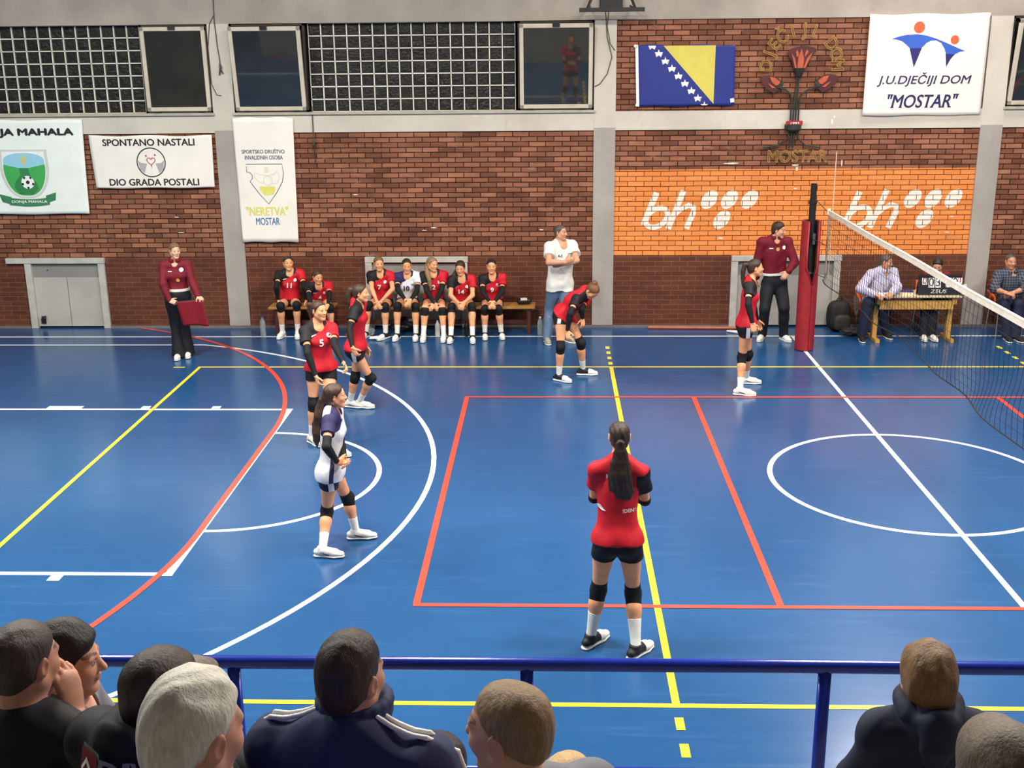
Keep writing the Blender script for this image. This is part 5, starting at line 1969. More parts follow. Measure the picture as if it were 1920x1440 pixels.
    def knee_pads(s, m=None, drop=0.0, sides='LR'):
        j, sc, b = s.J, s.s, s.s * s.b
        for sd in sides:
            H, K, A = j['H' + sd], j['K' + sd], j['A' + sd]
            up, dn = nrm(H - K), nrm(A - K)
            K2 = K + dn * drop
            S = Shape()
            S.limb(K2, K2 + up * 0.12 * sc, [0.062 * b, 0.064 * b, 0.066 * b], 0.03, None, [(K2 + up * 0.085 * sc, up)])
            S.limb(K2, K2 + dn * 0.12 * sc, [0.062 * b, 0.063 * b, 0.061 * b], 0.03, None, [(K2 + dn * 0.085 * sc, dn)])
            f = nrm(-(up + dn)) if np.linalg.norm(up + dn) > 0.2 else s.hf
            S.ell(K2 + f * 0.024 * sc, [0.05 * sc] * 3, None, 0.03)
            s.add('knee_pad', S, m or M_BLACKF)

    def arm_sleeves(s, m=None, start=0.62, sides='LR'):
        j, sc, b = s.J, s.s, s.s * s.b
        f = 1.0
        for sd in sides:
            Sh, E, W = j['S' + sd], j['E' + sd], j['W' + sd]
            a, c = nrm(E - Sh), nrm(W - E)
            S = Shape()
            S.limb(lerp(Sh, E, start - 0.1), E, [x * b + 0.005 for x in (0.042, 0.04, 0.037)], 0.02, None, [(lerp(Sh, E, start), -a)])
            S.limb(E, W, [x * b + 0.005 for x in (0.037, 0.040, 0.037, 0.031, 0.0265, 0.025)], 0.02, None, [(W - c * 0.004, c)])
            s.add('arm_sleeve', S, m or M_BLACKF, h=s.h * 0.75)

    def feet(s, sock=0.16, shoe=None, sole=None, dark=False, sock_m=None, stripe=0.0):
        j, sc, b = s.J, s.s, s.s * s.b
        for sd in 'LR':
            K, A = j['K' + sd], j['A' + sd]
            td = fdir(s.toe.get(sd, 0))
            ud = nrm(K - A)
            if sock:
                S = Shape()
                S.limb(A - ud * 0.02, lerp(A, K, 0.55), [x * b + 0.006 for x in (0.035, 0.036, 0.042, 0.05)], 0.02, None, [(A + ud * sock * sc, ud)])
                s.add('sock', S, sock_m or M_WHITEF, h=s.h * 0.8)
            z = A[2] - 0.085 * sc
            G = np.array([A[0], A[1], z])
            side = np.cross(EZ, td)
            S = Shape()
            heel, ball, toe = G - td * 0.055 * sc, G + td * 0.115 * sc, G + td * 0.175 * sc
            up = lambda p, q: p + EZ * q * sc
            S.limb(up(heel, 0.05), up(ball, 0.045), [0.036 * sc, 0.038 * sc, 0.041 * sc], 0.02, (EZ, 0.9))
            S.limb(up(ball, 0.042), up(toe, 0.036), [0.042 * sc, 0.034 * sc], 0.02, (EZ, 0.75))
            S.limb(up(G, 0.07), up(ball, 0.05), [0.040 * sc, 0.033 * sc], 0.02)
            S.limb(up(G - td * 0.012 * sc, 0.06), up(G - td * 0.012 * sc, 0.098), [0.042 * sc, 0.040 * sc], 0.02, None, [(up(G, 0.105), EZ)])
            S.p = [q[:6] + (q[6] + [(up(G, 0.014), -EZ)],) + q[7:] for q in S.p]

            def attr(V, G=G, td=td, side=side):
                q = (V - G) / sc
                x, y, w = q @ td, q @ side, q[:, 2]
                if dark:
                    return {'trim': np.where(x < 0.075, w - 0.032, -0.01)}
                return {'trim': np.minimum(np.minimum(0.006 - np.abs(w - 0.045 + (x - 0.02) * 0.35), np.abs(y) - 0.02), np.minimum(x + 0.01, 0.07 - x)) if stripe else np.full(len(V), -1.0)}
            o = s.add('shoe', S, shoe or M_SHOE, h=min(s.h * 0.75, 0.007), attr=attr)
            S = Shape()
            S.limb(up(heel, 0.012), up(ball, 0.012), [0.040 * sc, 0.037 * sc, 0.046 * sc], 0.01, (EZ, 0.36))
            S.limb(up(ball, 0.012), up(toe, 0.015), [0.046 * sc, 0.037 * sc], 0.01, (EZ, 0.36))
            s.add('sole', S, sole or M_SOLE, h=min(s.h * 0.7, 0.0055), parent=o)

    # -------- hair, in head coordinates (left, front, up)
    def hp(s, a, b, c):
        return s.C + s.hs * (a * s.HM[0] + b * s.HM[1] + c * s.HM[2])

    def hair(s, t=0.010, line=0.0, nape=0.0, kind='cap', extra=None, h=None, side=0.0, top_=0.0, rough=0.0015):
        S = Shape()
        M, hs = s.HM, s.hs
        d1 = M[1] * 0.80 - M[2] * 0.60                # forehead to temple
        c1 = (s.hp(0, 0.064 + line, 0.058), nrm(d1), 0.022)
        d2 = M[1] * 0.62 - M[2] * 0.78                # ear to nape
        c2 = (s.hp(0, -0.035 + side, -0.048 - nape), nrm(d2), 0.026)
        S.ell(s.hp(0, -0.012, 0.035 + top_ * .5), [(0.074 + t) * hs, (0.095 + t) * hs, (0.078 + t + top_) * hs], M, 0.03, [c1, c2])
        S.ell(s.hp(0, -0.035, -0.02), [(0.064 + t) * hs, (0.064 + t) * hs, (0.075 + t) * hs], M, 0.03, [c1, c2])
        if kind == 'pony':
            for p, r, *fl in extra:
                S.chain([s.hp(*q) for q in p], [x * hs for x in r], 0.02, (s.HM[1], fl[0]) if fl else None)
        if kind == 'bun':
            c, r = extra
            S.ell(s.hp(*c), [r * hs] * 3, None, 0.015)
        ph = make_folds(s.seed + 9, rough, 3.5 if rough < 0.0025 else 2.4)
        return s.add('hair', S, hair_mat('hair_' + s.hairc, *HAIR[s.hairc]), h=h or min(0.0055, s.h), folds=ph)

    # -------- printing on the chest or back
    def print(s, body, a, u, hgt, m=None, back=False, name='lettering', bold=0.03, pts=None, offset=0.003, S=None):
        o_, r_, u_ = s.fw * (-1 if back else 1), s.lf * (-1 if back else 1), s.up
        S = S or s.TS
        org = s.J['N']
        if pts is None:
            vs, fs = text_mesh(body, 1.0, bold=bold)
            xs, ys = [v[0] for v in vs], [v[1] for v in vs]
            k = hgt / (max(ys) - min(ys))
            pl = [((v[0] - (min(xs) + max(xs)) / 2) * k, (v[1] - (min(ys) + max(ys)) / 2) * k) for v in vs]
        else:
            pl, fs = pts, [tuple(range(len(pts)))]
        P = np.array([org + r_ * (a * s.s + x) + u_ * (u * s.s + y) + o_ * 0.30 for x, y in pl])
        fo = make_folds(s.seed, 0.0045)
        P0 = P.copy()
        for _ in range(60):
            d = dist(S, P) + np.minimum(fo(P), 0.0) - offset
            P = P - o_ * np.maximum(d, -0.002)[:, None] * 0.6
        t = (P - P0) @ -o_                           # letters over an opening stay with their neighbours
        P = P0 - o_ * np.clip(t, np.median(t) - 0.05, np.median(t) + 0.03)[:, None]
        P = P + o_ * 0.009
        me = bpy.data.meshes.new(name)
        me.from_pydata([tuple(p) for p in P], [], fs)
        me.materials.append(m or M_PRINT)
        o = bpy.data.objects.new(name, me)
        COL.objects.link(o)
        o.parent = s.topo
        return o

    def badge(s, a, u, r=0.026, m=None, name='badge'):
        return s.print('', a, u, 0, m, name=name, pts=[(r * math.cos(2 * math.pi * k / 14), r * math.sin(2 * math.pi * k / 14)) for k in range(14)])

    def belt(s, m, t=0.22, w=0.02):
        S = Shape()
        P, N = s.J['P'], s.J['N']
        c = lerp(P, N, t)
        b = s.b * s.s
        S.limb(c - s.up * 0.06, c + s.up * 0.06, [0.166 * b + 0.02, 0.161 * b + 0.02], 0.01, (s.fw, 0.74), [(c + s.up * w, s.up), (c - s.up * w, -s.up)])
        return s.add('belt', S, m, h=s.h * 0.7)
# joints in metres from each figure's place on the floor: P hips, N neck, C head, S shoulders, E elbows, W wrists, H hip joints, K knees, A ankles
POSE = {
    's11': {'P':[-0.043,0.29,0.535],'N':[0.007,0.24,1.034],'SL':[0.17,0.268,0.988],'HL':[0.046,0.303,0.504],'SR':[-0.165,0.221,0.988],'HR':[-0.132,0.277,0.504],'C':[-0.009,0.199,1.171],'AL':[0.126,-0.001,0.085],'KL':[0.155,-0.104,0.546],'EL':[0.265,0.06,0.807],'WL':[0.254,0.173,0.583],'AR':[-0.126,0.001,0.085],'KR':[-0.095,-0.137,0.537],'ER':[-0.172,-0.02,0.824],'WR':[-0.187,0.094,0.601],'root':[-8.052,10.84,0.0],'s':1.023,'yaw':8,'hipyaw':8,'hyaw':25,'hpitch':0,'hroll':0,'toe':{'R':-8,'L':8}},
    's4': {'P':[-0.096,0.35,0.535],'N':[-0.06,0.13,0.852],'SL':[0.09,0.196,0.817],'HL':[-0.014,0.372,0.506],'SR':[-0.218,0.114,0.817],'HR':[-0.178,0.328,0.506],'C':[-0.063,0.096,0.976],'AL':[0.138,-0.001,0.085],'KL':[0.137,-0.017,0.492],'EL':[0.145,-0.045,0.697],'WL':[0.153,-0.254,0.586],'AR':[-0.138,0.001,0.085],'KR':[-0.116,-0.081,0.489],'ER':[-0.172,-0.125,0.688],'WR':[-0.08,-0.316,0.583],'root':[-7.507,10.8,0.0],'s':0.965,'yaw':15,'hipyaw':15,'hyaw':40,'hpitch':15,'hroll':0,'toe':{'R':-8,'L':8}},
    's7': {'P':[0.064,0.353,0.535],'N':[0.08,0.253,1.012],'SL':[0.244,0.248,0.968],'HL':[0.152,0.346,0.505],'SR':[-0.088,0.277,0.968],'HR':[-0.025,0.361,0.505],'C':[0.057,0.216,1.166],'AL':[0.163,-0.056,0.085],'KL':[0.176,-0.086,0.527],'EL':[0.29,0.028,0.788],'WL':[0.096,-0.044,0.587],'AR':[-0.163,0.056,0.085],'KR':[-0.101,-0.044,0.544],'ER':[-0.047,0.061,0.782],'WR':[0.051,-0.081,0.604],'root':[-6.65,10.777,0.0],'s':1.012,'yaw':-5,'hipyaw':-5,'hyaw':20,'hpitch':5,'hroll':0,'toe':{'R':-15,'L':-30}},
    's10': {'P':[-0.025,0.447,0.535],'N':[0.002,0.347,0.994],'SL':[0.167,0.357,0.949],'HL':[0.064,0.447,0.505],'SR':[-0.167,0.357,0.949],'HR':[-0.114,0.447,0.505],'C':[-0.001,0.31,1.13],'AL':[0.15,-0.001,0.085],'KL':[0.153,0.019,0.524],'EL':[0.172,0.143,0.756],'WL':[0.091,-0.068,0.654],'AR':[-0.15,0.001,0.085],'KR':[-0.134,0.013,0.534],'ER':[-0.132,0.128,0.777],'WR':[0.003,-0.034,0.647],'root':[-6.145,10.683,0.0],'s':1.012,'yaw':0,'hipyaw':0,'hyaw':10,'hpitch':12,'hroll':0,'toe':{'R':-10,'L':0}},
    's2': {'P':[-0.03,0.522,0.535],'N':[-0.015,0.422,1.01],'SL':[0.149,0.446,0.965],'HL':[0.059,0.53,0.505],'SR':[-0.183,0.417,0.965],'HR':[-0.118,0.514,0.505],'C':[-0.031,0.391,1.149],'AL':[0.161,-0.001,0.085],'KL':[0.138,0.095,0.505],'EL':[0.122,0.247,0.758],'WL':[0.003,0.189,0.546],'AR':[-0.161,0.001,0.085],'KR':[-0.131,0.073,0.51],'ER':[-0.115,0.234,0.753],'WR':[0.013,0.176,0.548],'root':[-5.706,10.608,0.0],'s':1.012,'yaw':5,'hipyaw':5,'hyaw':45,'hpitch':5,'hroll':0,'toe':{'R':0,'L':0}},
    's14': {'P':[-0.033,0.596,0.535],'N':[-0.011,0.416,0.954],'SL':[0.154,0.434,0.912],'HL':[0.056,0.596,0.505],'SR':[-0.18,0.434,0.912],'HR':[-0.122,0.596,0.505],'C':[-0.03,0.381,1.107],'AL':[0.171,-0.001,0.085],'KL':[0.16,0.158,0.524],'EL':[0.165,0.26,0.683],'WL':[0.051,0.05,0.616],'AR':[-0.171,0.001,0.085],'KR':[-0.161,0.15,0.517],'ER':[-0.183,0.258,0.684],'WR':[-0.051,0.064,0.604],'root':[-5.253,10.534,0.0],'s':1.012,'yaw':0,'hipyaw':0,'hyaw':-5,'hpitch':15,'hroll':0,'toe':{'R':-5,'L':5}},
    's9': {'P':[-0.025,0.365,0.535],'N':[-0.004,0.245,0.967],'SL':[0.159,0.257,0.924],'HL':[0.063,0.365,0.505],'SR':[-0.171,0.257,0.924],'HR':[-0.113,0.365,0.505],'C':[-0.021,0.21,1.12],'AL':[0.131,0.017,0.085],'KL':[0.097,-0.07,0.479],'EL':[0.146,0.049,0.729],'WL':[0.035,-0.136,0.614],'AR':[-0.131,-0.017,0.085],'KR':[-0.122,-0.075,0.48],'ER':[-0.159,0.048,0.73],'WR':[-0.033,-0.126,0.611],'root':[-4.769,10.765,0.0],'s':1.0,'yaw':0,'hipyaw':0,'hyaw':5,'hpitch':5,'hroll':0,'toe':{'R':5,'L':10}},
    'coach': {'P':[0.052,0.01,0.934],'N':[0.067,0.01,1.558],'SL':[0.243,0.092,1.51],'HL':[0.137,0.049,0.902],'SR':[-0.111,-0.073,1.51],'HR':[-0.032,-0.03,0.902],'C':[0.058,-0.008,1.725],'AL':[0.155,0.035,0.085],'KL':[0.135,-0.089,0.541],'EL':[0.303,-0.156,1.321],'WL':[0.073,-0.303,1.282],'AR':[-0.155,-0.035,0.085],'KR':[-0.113,0.09,0.502],'ER':[-0.121,-0.327,1.32],'WR':[0.128,-0.443,1.34],'root':[-3.756,10.49,0.0],'s':1.058,'yaw':25,'hipyaw':25,'hyaw':60,'hpitch':0,'hroll':0,'toe':{'R':10,'L':40}},
    'bent': {'P':[-0.105,-0.002,0.919],'N':[0.197,-0.122,1.256],'SL':[0.209,0.021,1.123],'HL':[-0.067,0.079,0.889],'SR':[0.064,-0.269,1.184],'HR':[-0.142,-0.083,0.889],'C':[0.28,-0.222,1.283],'AL':[0.17,0.153,0.085],'KL':[0.134,0.041,0.492],'EL':[0.13,-0.241,1.031],'WL':[0.151,-0.053,0.87],'AR':[-0.17,-0.153,0.085],'KR':[-0.15,-0.236,0.502],'ER':[-0.025,-0.495,1.029],'WR':[-0.059,-0.457,0.786],'root':[-3.564,8.402,0.0],'s':1.012,'yaw':65,'hipyaw':65,'hyaw':40,'hpitch':60,'hroll':0,'toe':{'R':55,'L':85}},
    'net': {'P':[-0.024,-0.14,0.927],'N':[0.011,-0.14,1.502],'SL':[0.023,0.026,1.456],'HL':[-0.016,-0.051,0.897],'SR':[-0.035,-0.299,1.47],'HR':[-0.032,-0.229,0.897],'C':[0.06,-0.142,1.676],'AL':[0.083,0.272,0.085],'KL':[0.055,0.079,0.466],'EL':[0.071,-0.045,1.164],'WL':[0.151,0.037,0.944],'AR':[-0.083,-0.272,0.085],'KR':[-0.058,-0.134,0.478],'ER':[-0.072,-0.502,1.269],'WR':[-0.01,-0.521,1.03],'root':[-1.265,7.84,0.0],'s':1.012,'yaw':85,'hipyaw':85,'hyaw':92,'hpitch':0,'hroll':0,'toe':{'R':75,'L':85}},
    'ref': {'P':[-0.013,0.028,0.902],'N':[-0.042,0.028,1.585],'SL':[0.156,0.063,1.537],'HL':[0.08,0.045,0.869],'SR':[-0.236,-0.006,1.537],'HR':[-0.107,0.012,0.869],'C':[0.003,0.002,1.721],'AL':[0.163,-0.019,0.085],'KL':[0.112,-0.192,0.542],'EL':[0.271,-0.017,1.227],'WL':[0.135,-0.239,1.127],'AR':[-0.163,0.019,0.085],'KR':[-0.18,-0.177,0.54],'ER':[-0.303,0.021,1.222],'WR':[-0.279,0.132,0.967],'root':[-0.355,10.632,0.0],'s':1.076,'yaw':10,'hipyaw':10,'hyaw':60,'hpitch':5,'hroll':0,'toe':{'R':-25,'L':20}},
    'flag': {'P':[0.015,-0.068,0.953],'N':[0.022,-0.068,1.464],'SL':[0.182,-0.025,1.419],'HL':[0.101,-0.045,0.922],'SR':[-0.14,-0.112,1.419],'HR':[-0.071,-0.091,0.922],'C':[0.043,-0.092,1.634],'AL':[0.049,0.064,0.085],'KL':[0.057,0.03,0.516],'EL':[0.274,-0.123,1.163],'WL':[0.387,-0.261,0.991],'AR':[-0.049,-0.064,0.085],'KR':[-0.069,-0.029,0.522],'ER':[-0.122,-0.247,1.165],'WR':[-0.041,-0.297,0.936],'root':[-9.399,9.568,0.0],'s':1.012,'yaw':15,'hipyaw':15,'hyaw':35,'hpitch':5,'hroll':0,'toe':{'R':5,'L':15}},
    'p5': {'P':[-0.029,0.221,0.903],'N':[-0.043,0.221,1.432],'SL':[0.107,0.284,1.355],'HL':[0.052,0.259,0.872],'SR':[-0.173,0.146,1.35],'HR':[-0.111,0.183,0.872],'C':[-0.012,0.201,1.586],'AL':[0.175,-0.188,0.085],'KL':[0.087,0.002,0.457],'EL':[0.181,0.039,1.215],'WL':[0.297,-0.117,1.057],'AR':[-0.175,0.188,0.085],'KR':[-0.125,0.15,0.495],'ER':[-0.113,-0.053,1.146],'WR':[-0.027,-0.103,0.899],'root':[-6.462,5.399,0.0],'s':1.023,'yaw':25,'hipyaw':25,'hyaw':55,'hpitch':0,'hroll':0,'toe':{'R':40,'L':60}},
    'prof': {'P':[0.084,-0.189,0.844],'N':[0.124,-0.189,1.416],'SL':[0.149,-0.03,1.372],'HL':[0.099,-0.104,0.814],'SR':[0.121,-0.345,1.362],'HR':[0.069,-0.273,0.814],'C':[0.174,-0.196,1.541],'AL':[-0.061,0.012,0.085],'KL':[0.035,-0.086,0.441],'EL':[0.108,-0.112,1.058],'WL':[0.169,-0.048,0.836],'AR':[0.061,-0.012,0.085],'KR':[0.241,-0.145,0.436],'ER':[0.069,-0.525,1.157],'WR':[0.121,-0.655,0.962],'root':[-6.364,6.989,0.0],'s':0.977,'yaw':80,'hipyaw':80,'hyaw':85,'hpitch':0,'hroll':0,'toe':{'R':80,'L':75}},
    'lib': {'P':[-0.038,-0.038,0.773],'N':[0.011,-0.038,1.331],'SL':[0.002,0.119,1.288],'HL':[-0.041,0.046,0.744],'SR':[0.005,-0.193,1.297],'HR':[-0.035,-0.121,0.744],'C':[0.039,-0.038,1.474],'AL':[0.117,0.2,0.085],'KL':[0.06,0.189,0.415],'EL':[0.059,0.021,0.976],'WL':[0.119,-0.199,0.933],'AR':[-0.117,-0.2,0.085],'KR':[-0.104,0.014,0.359],'ER':[0.011,-0.399,1.122],'WR':[0.07,-0.269,0.939],'root':[-5.788,2.638,0.0],'s':0.948,'yaw':92,'hipyaw':92,'hyaw':100,'hpitch':0,'hroll':0,'toe':{'R':85,'L':95}},
    'near': {'P':[0.02,0.003,0.913],'N':[0.017,0.043,1.524],'SL':[-0.133,0.033,1.445],'HL':[-0.07,0.006,0.883],'SR':[0.182,0.018,1.435],'HR':[0.11,-0.0,0.883],'C':[0.025,0.072,1.693],'AL':[-0.165,0.079,0.085],'KL':[-0.112,0.094,0.462],'EL':[-0.149,0.159,1.183],'WL':[0.004,0.356,1.153],'AR':[0.165,-0.079,0.085],'KR':[0.149,0.088,0.441],'ER':[0.225,0.137,1.172],'WR':[0.092,0.35,1.164],'root':[-3.375,0.777,0.0],'s':1.023,'yaw':178,'hipyaw':178,'hyaw':180,'hpitch':-5,'hroll':0,'toe':{'R':140,'L':140}},
    'scorer': {'P':[0.023,0.173,0.53],'N':[0.085,0.053,1.068],'SL':[0.26,0.129,1.023],'HL':[0.109,0.204,0.499],'SR':[-0.1,-0.002,1.023],'HR':[-0.062,0.142,0.499],'C':[0.109,0.033,1.214],'AL':[0.219,0.106,0.085],'KL':[0.043,-0.111,0.613],'EL':[0.263,-0.13,0.851],'WL':[0.129,-0.359,0.806],'AR':[-0.219,-0.106,0.085],'KR':[-0.182,-0.213,0.635],'ER':[-0.305,-0.13,0.828],'WR':[-0.135,-0.332,0.777],'root':[1.229,10.677,0.0],'s':1.035,'yaw':20,'hipyaw':20,'hyaw':60,'hpitch':8,'hroll':0,'toe':{'R':-5,'L':10}},
    'clerk': {'P':[0.179,0.35,0.53],'N':[0.131,0.2,1.01],'SL':[0.296,0.213,0.969],'HL':[0.264,0.35,0.501],'SR':[-0.026,0.213,0.969],'HR':[0.093,0.35,0.501],'C':[0.116,0.169,1.15],'AL':[0.062,-0.0,0.085],'KL':[0.067,0.005,0.586],'EL':[0.388,0.297,0.72],'WL':[0.251,0.101,0.7],'AR':[-0.062,0.0,0.085],'KR':[-0.076,-0.007,0.589],'ER':[-0.017,0.326,0.715],'WR':[0.0,0.088,0.704],'root':[2.038,10.6,0.0],'s':0.977,'yaw':0,'hipyaw':0,'hyaw':-20,'hpitch':30,'hroll':0,'toe':{'R':-5,'L':10}},
    'rman': {'P':[0.088,0.442,0.53],'N':[0.025,0.362,1.001],'SL':[0.222,0.386,0.956],'HL':[0.179,0.45,0.499],'SR':[-0.16,0.353,0.956],'HR':[-0.003,0.434,0.499],'C':[-0.002,0.344,1.181],'AL':[0.069,-0.0,0.085],'KL':[0.067,0.028,0.57],'EL':[0.198,0.117,0.804],'WL':[-0.042,0.007,0.751],'AR':[-0.069,0.0,0.085],'KR':[-0.144,0.028,0.571],'ER':[-0.293,0.13,0.786],'WR':[-0.209,-0.125,0.778],'root':[3.321,10.558,0.0],'s':1.035,'yaw':5,'hipyaw':5,'hyaw':5,'hpitch':5,'hroll':0,'toe':{'R':-5,'L':10}},
}
# ------------------------------------------------------------------ the people
FX, UPZ = np.array([1.0, 0, 0]), np.array([0, 0, 1.0])


def red_player(key, label, num=None, hair='brown', style=None, sleeves=True, group='red volleyball players', seed=1, pads_drop=0.0, dark_shoe=False, hands=None, skin=(230, 166, 122), white_stripe=False, hem=0.0, bend=None, fine=0.0045, h=0.009, curl=None, sock=0.15, libero=False, print_back=False, sl_start=0.64, chin=1.0):
    p = Person(POSE[key], label, False, skin, hair, 0.925, fine, h, hands, curl, seed, bend=bend, chin=chin)
    p.top(M_LIBERO if libero else M_JERSEY, hem, 0.55, loose=0.013, pattern=p.jersey_pattern(panel=libero and not num), fold=0.006)
    p.shorts(M_NSHORTS if libero else M_SHORTS, 0.26, stripe=white_stripe)
    p.knee_pads(drop=pads_drop)
    if sleeves:
        p.arm_sleeves(start=sl_start)
    p.feet(sock, dark=dark_shoe, stripe=1.0)
    if num:
        p.print(num, 0.0, -0.2, 0.085, M_PRINTN if libero else M_PRINT, name='number')
        p.badge(0.085, -0.115, 0.025, M_PRINT)
        p.print('', -0.075, -0.11, 0, M_PRINT, name='maker_mark', pts=[(-0.03, -0.012), (0.025, 0.004), (0.03, 0.013), (-0.028, -0.001)])
    return p


SEAT_H = dict(L=dict(d=(-0.35, -0.75, -0.5), n=(-0.6, 0.3, -0.5), curl=0.35), R=dict(d=(0.35, -0.75, -0.5), n=(0.6, 0.3, -0.5), curl=0.35))


def seated(key, label, num, style='tight', hair='brown', **k):
    p = red_player(key, label, num, hair, h=0.0085, fine=0.005, **k)
    return p


# --- the bench, from left to right
p = seated('s11', 'seated player in red jersey number 11 with arms straight down, first on short bench', '11', hair='dark', seed=11, hem=-0.06)
p.hair(0.006, line=-0.006, kind='bun', extra=((0, -0.105, 0.06), 0.034))
p = seated('s4', 'seated player in red jersey number 4 leaning forward on short bench', '4', hair='brown', seed=4, hem=-0.06, hands=SEAT_H)
p.hair(0.008, kind='pony', extra=[([(0, -0.1, 0.03), (0, -0.135, 0.0), (0.0, -0.13, -0.09), (0.01, -0.11, -0.17)], [0.025, 0.032, 0.028, 0.012])])
p = seated('s7', 'seated player in red jersey number 7 with bare arms and hands between knees', '7', hair='light', seed=7, sleeves=False, hem=-0.06, hands=SEAT_H, dark_shoe=True)
p.hair(0.008, kind='bun', extra=((0, -0.1, 0.07), 0.036))
p = seated('s10', 'seated player in white and navy jersey number 10 on long bench', '10', hair='dark', seed=10, hem=-0.06, hands=SEAT_H, libero=True, dark_shoe=True)
p.hair(0.006, line=-0.007, kind='bun', extra=((0, -0.1, 0.05), 0.035))
p = seated('s2', 'seated player in red jersey number 2 with long fair hair over one shoulder', '2', hair='fair', seed=2, hem=-0.06, hands=SEAT_H, pads_drop=0.045)
p.hair(0.010, kind='pony', extra=[([(-0.02, -0.09, 0.02), (-0.075, -0.06, -0.06), (-0.105, 0.01, -0.15), (-0.10, 0.055, -0.24), (-0.09, 0.07, -0.34), (-0.08, 0.075, -0.42)], [0.03, 0.036, 0.04, 0.038, 0.03, 0.012])])
p = seated('s14', 'seated player in red jersey number 14 with dark ponytail on shoulder and joined bare hands', '14', hair='dark', seed=14, sleeves=False, hem=-0.06, hands=SEAT_H, dark_shoe=True)
p.hair(0.009, kind='pony', extra=[([(-0.01, -0.09, 0.0), (-0.07, -0.05, -0.08), (-0.105, 0.01, -0.13), (-0.11, 0.04, -0.2), (-0.1, 0.05, -0.25)], [0.03, 0.038, 0.042, 0.036, 0.014])])
p = seated('s9', 'seated player in red jersey number 9, last on the long bench', '9', hair='black', seed=9, hem=-0.06, hands=SEAT_H, dark_shoe=True)
p.hair(0.006, line=-0.007, kind='bun', extra=((0, -0.105, 0.05), 0.035))

# --- court players
p = red_player('p5', 'court player in red jersey number 5 with one black sleeve lowered behind the libero', '5', 'brown', seed=5, h=0.0075, fine=0.0042, curl=0.55)
p.hair(0.008, kind='pony', extra=[([(0, -0.1, 0.055), (0, -0.15, 0.05), (0.01, -0.17, -0.02), (0.02, -0.15, -0.1), (0.01, -0.13, -0.17)], [0.022, 0.03, 0.034, 0.028, 0.010])])
p = red_player('prof', 'court player in red jersey seen in profile with hand on hip beside number 5', None, 'brown', seed=21, h=0.0078, white_stripe=True, hands=dict(R=dict(d=(0.35, 0.1, -0.9), n=(0.3, 0.9, 0.1), curl=0.5)))
p.hair(0.010, kind='pony', extra=[([(0, -0.095, 0.04), (0, -0.14, 0.04), (0.0, -0.165, -0.03), (0.0, -0.16, -0.12), (0.0, -0.14, -0.2)], [0.03, 0.04, 0.044, 0.036, 0.012])])
p = red_player('lib', 'libero in white jersey with hand on hip and long wavy brown ponytail', None, 'brown', seed=31, h=0.0068, fine=0.0038, libero=True, white_stripe=True, hem=0.06,
               hands=dict(R=dict(d=(0.55, 0.25, -0.15), n=(0.1, 0.9, -0.2), curl=0.5)))
p.hair(0.012, kind='pony', extra=[([(0, -0.09, 0.0), (0, -0.125, -0.04), (0.01, -0.155, -0.12), (-0.01, -0.17, -0.2), (0.01, -0.19, -0.28), (-0.01, -0.195, -0.36), (0.0, -0.2, -0.44), (0, -0.2, -0.5)], [0.035, 0.04, 0.042, 0.044, 0.044, 0.042, 0.034, 0.012])], rough=0.003)
p = red_player('bent', 'court player in red jersey bending forward with hands near knees by the coach', None, 'auburn', seed=41, h=0.0078, white_stripe=True, bend=-0.06, dark_shoe=True,
               hands=dict(R=dict(d=(0.1, -0.25, -0.95), n=(0.5, 0.8, 0), curl=0.4), L=dict(d=(0.1, -0.2, -0.95), n=(-0.5, 0.6, 0), curl=0.4)))
p.hair(0.008, kind='bun', extra=((0, -0.075, 0.095), 0.042))
p = red_player('net', 'court player in red jersey standing in profile before the referee', None, 'dark', seed=51, h=0.0078, white_stripe=True, curl=0.45)
p.hair(0.008, kind='pony', extra=[([(0, -0.1, 0.05), (0, -0.145, 0.04), (0.0, -0.165, -0.04), (0.0, -0.165, -0.13), (0.0, -0.15, -0.24), (0, -0.14, -0.3)], [0.024, 0.032, 0.034, 0.03, 0.026, 0.010])])
p = red_player('near', 'court player in red jersey seen from behind with long ponytail, nearest to the railing', None, 'dark', seed=61, h=0.006, fine=0.0036, sl_start=0.93, dark_shoe=True, sock=0.2, hem=-0.005,
               hands=dict(R=dict(d=(-0.9, 0.3, 0.1), n=(0, -1, 0.2), curl=0.5), L=dict(d=(0.9, 0.3, 0.1), n=(0, -1, 0.2), curl=0.5)))
p.hair(0.007, kind='pony', extra=[([(0, -0.095, 0.0), (0, -0.128, -0.01), (0, -0.135, -0.08), (0.0, -0.14, -0.17), (0.0, -0.15, -0.27), (-0.012, -0.155, -0.37), (-0.008, -0.15, -0.46), (0.0, -0.14, -0.54)], [0.02, 0.034, 0.052, 0.074, 0.092, 0.098, 0.09, 0.03], 0.5)], h=0.0045, rough=0.005)
p.print('MOSTAR', 0.0, -0.095, 0.034, M_PRINT, back=True, name='back_lettering')
p.print('IDENT', 0.085, -0.345, 0.028, M_PRINT, back=True, name='back_sponsor')
p.print('', -0.115, -0.33, 0, M_PRINT, back=True, name='back_mark', pts=[(-0.035, 0.02), (-0.03, 0.0), (0.0, -0.02), (0.03, -0.022), (0.005, 0.002), (-0.015, 0.022)])

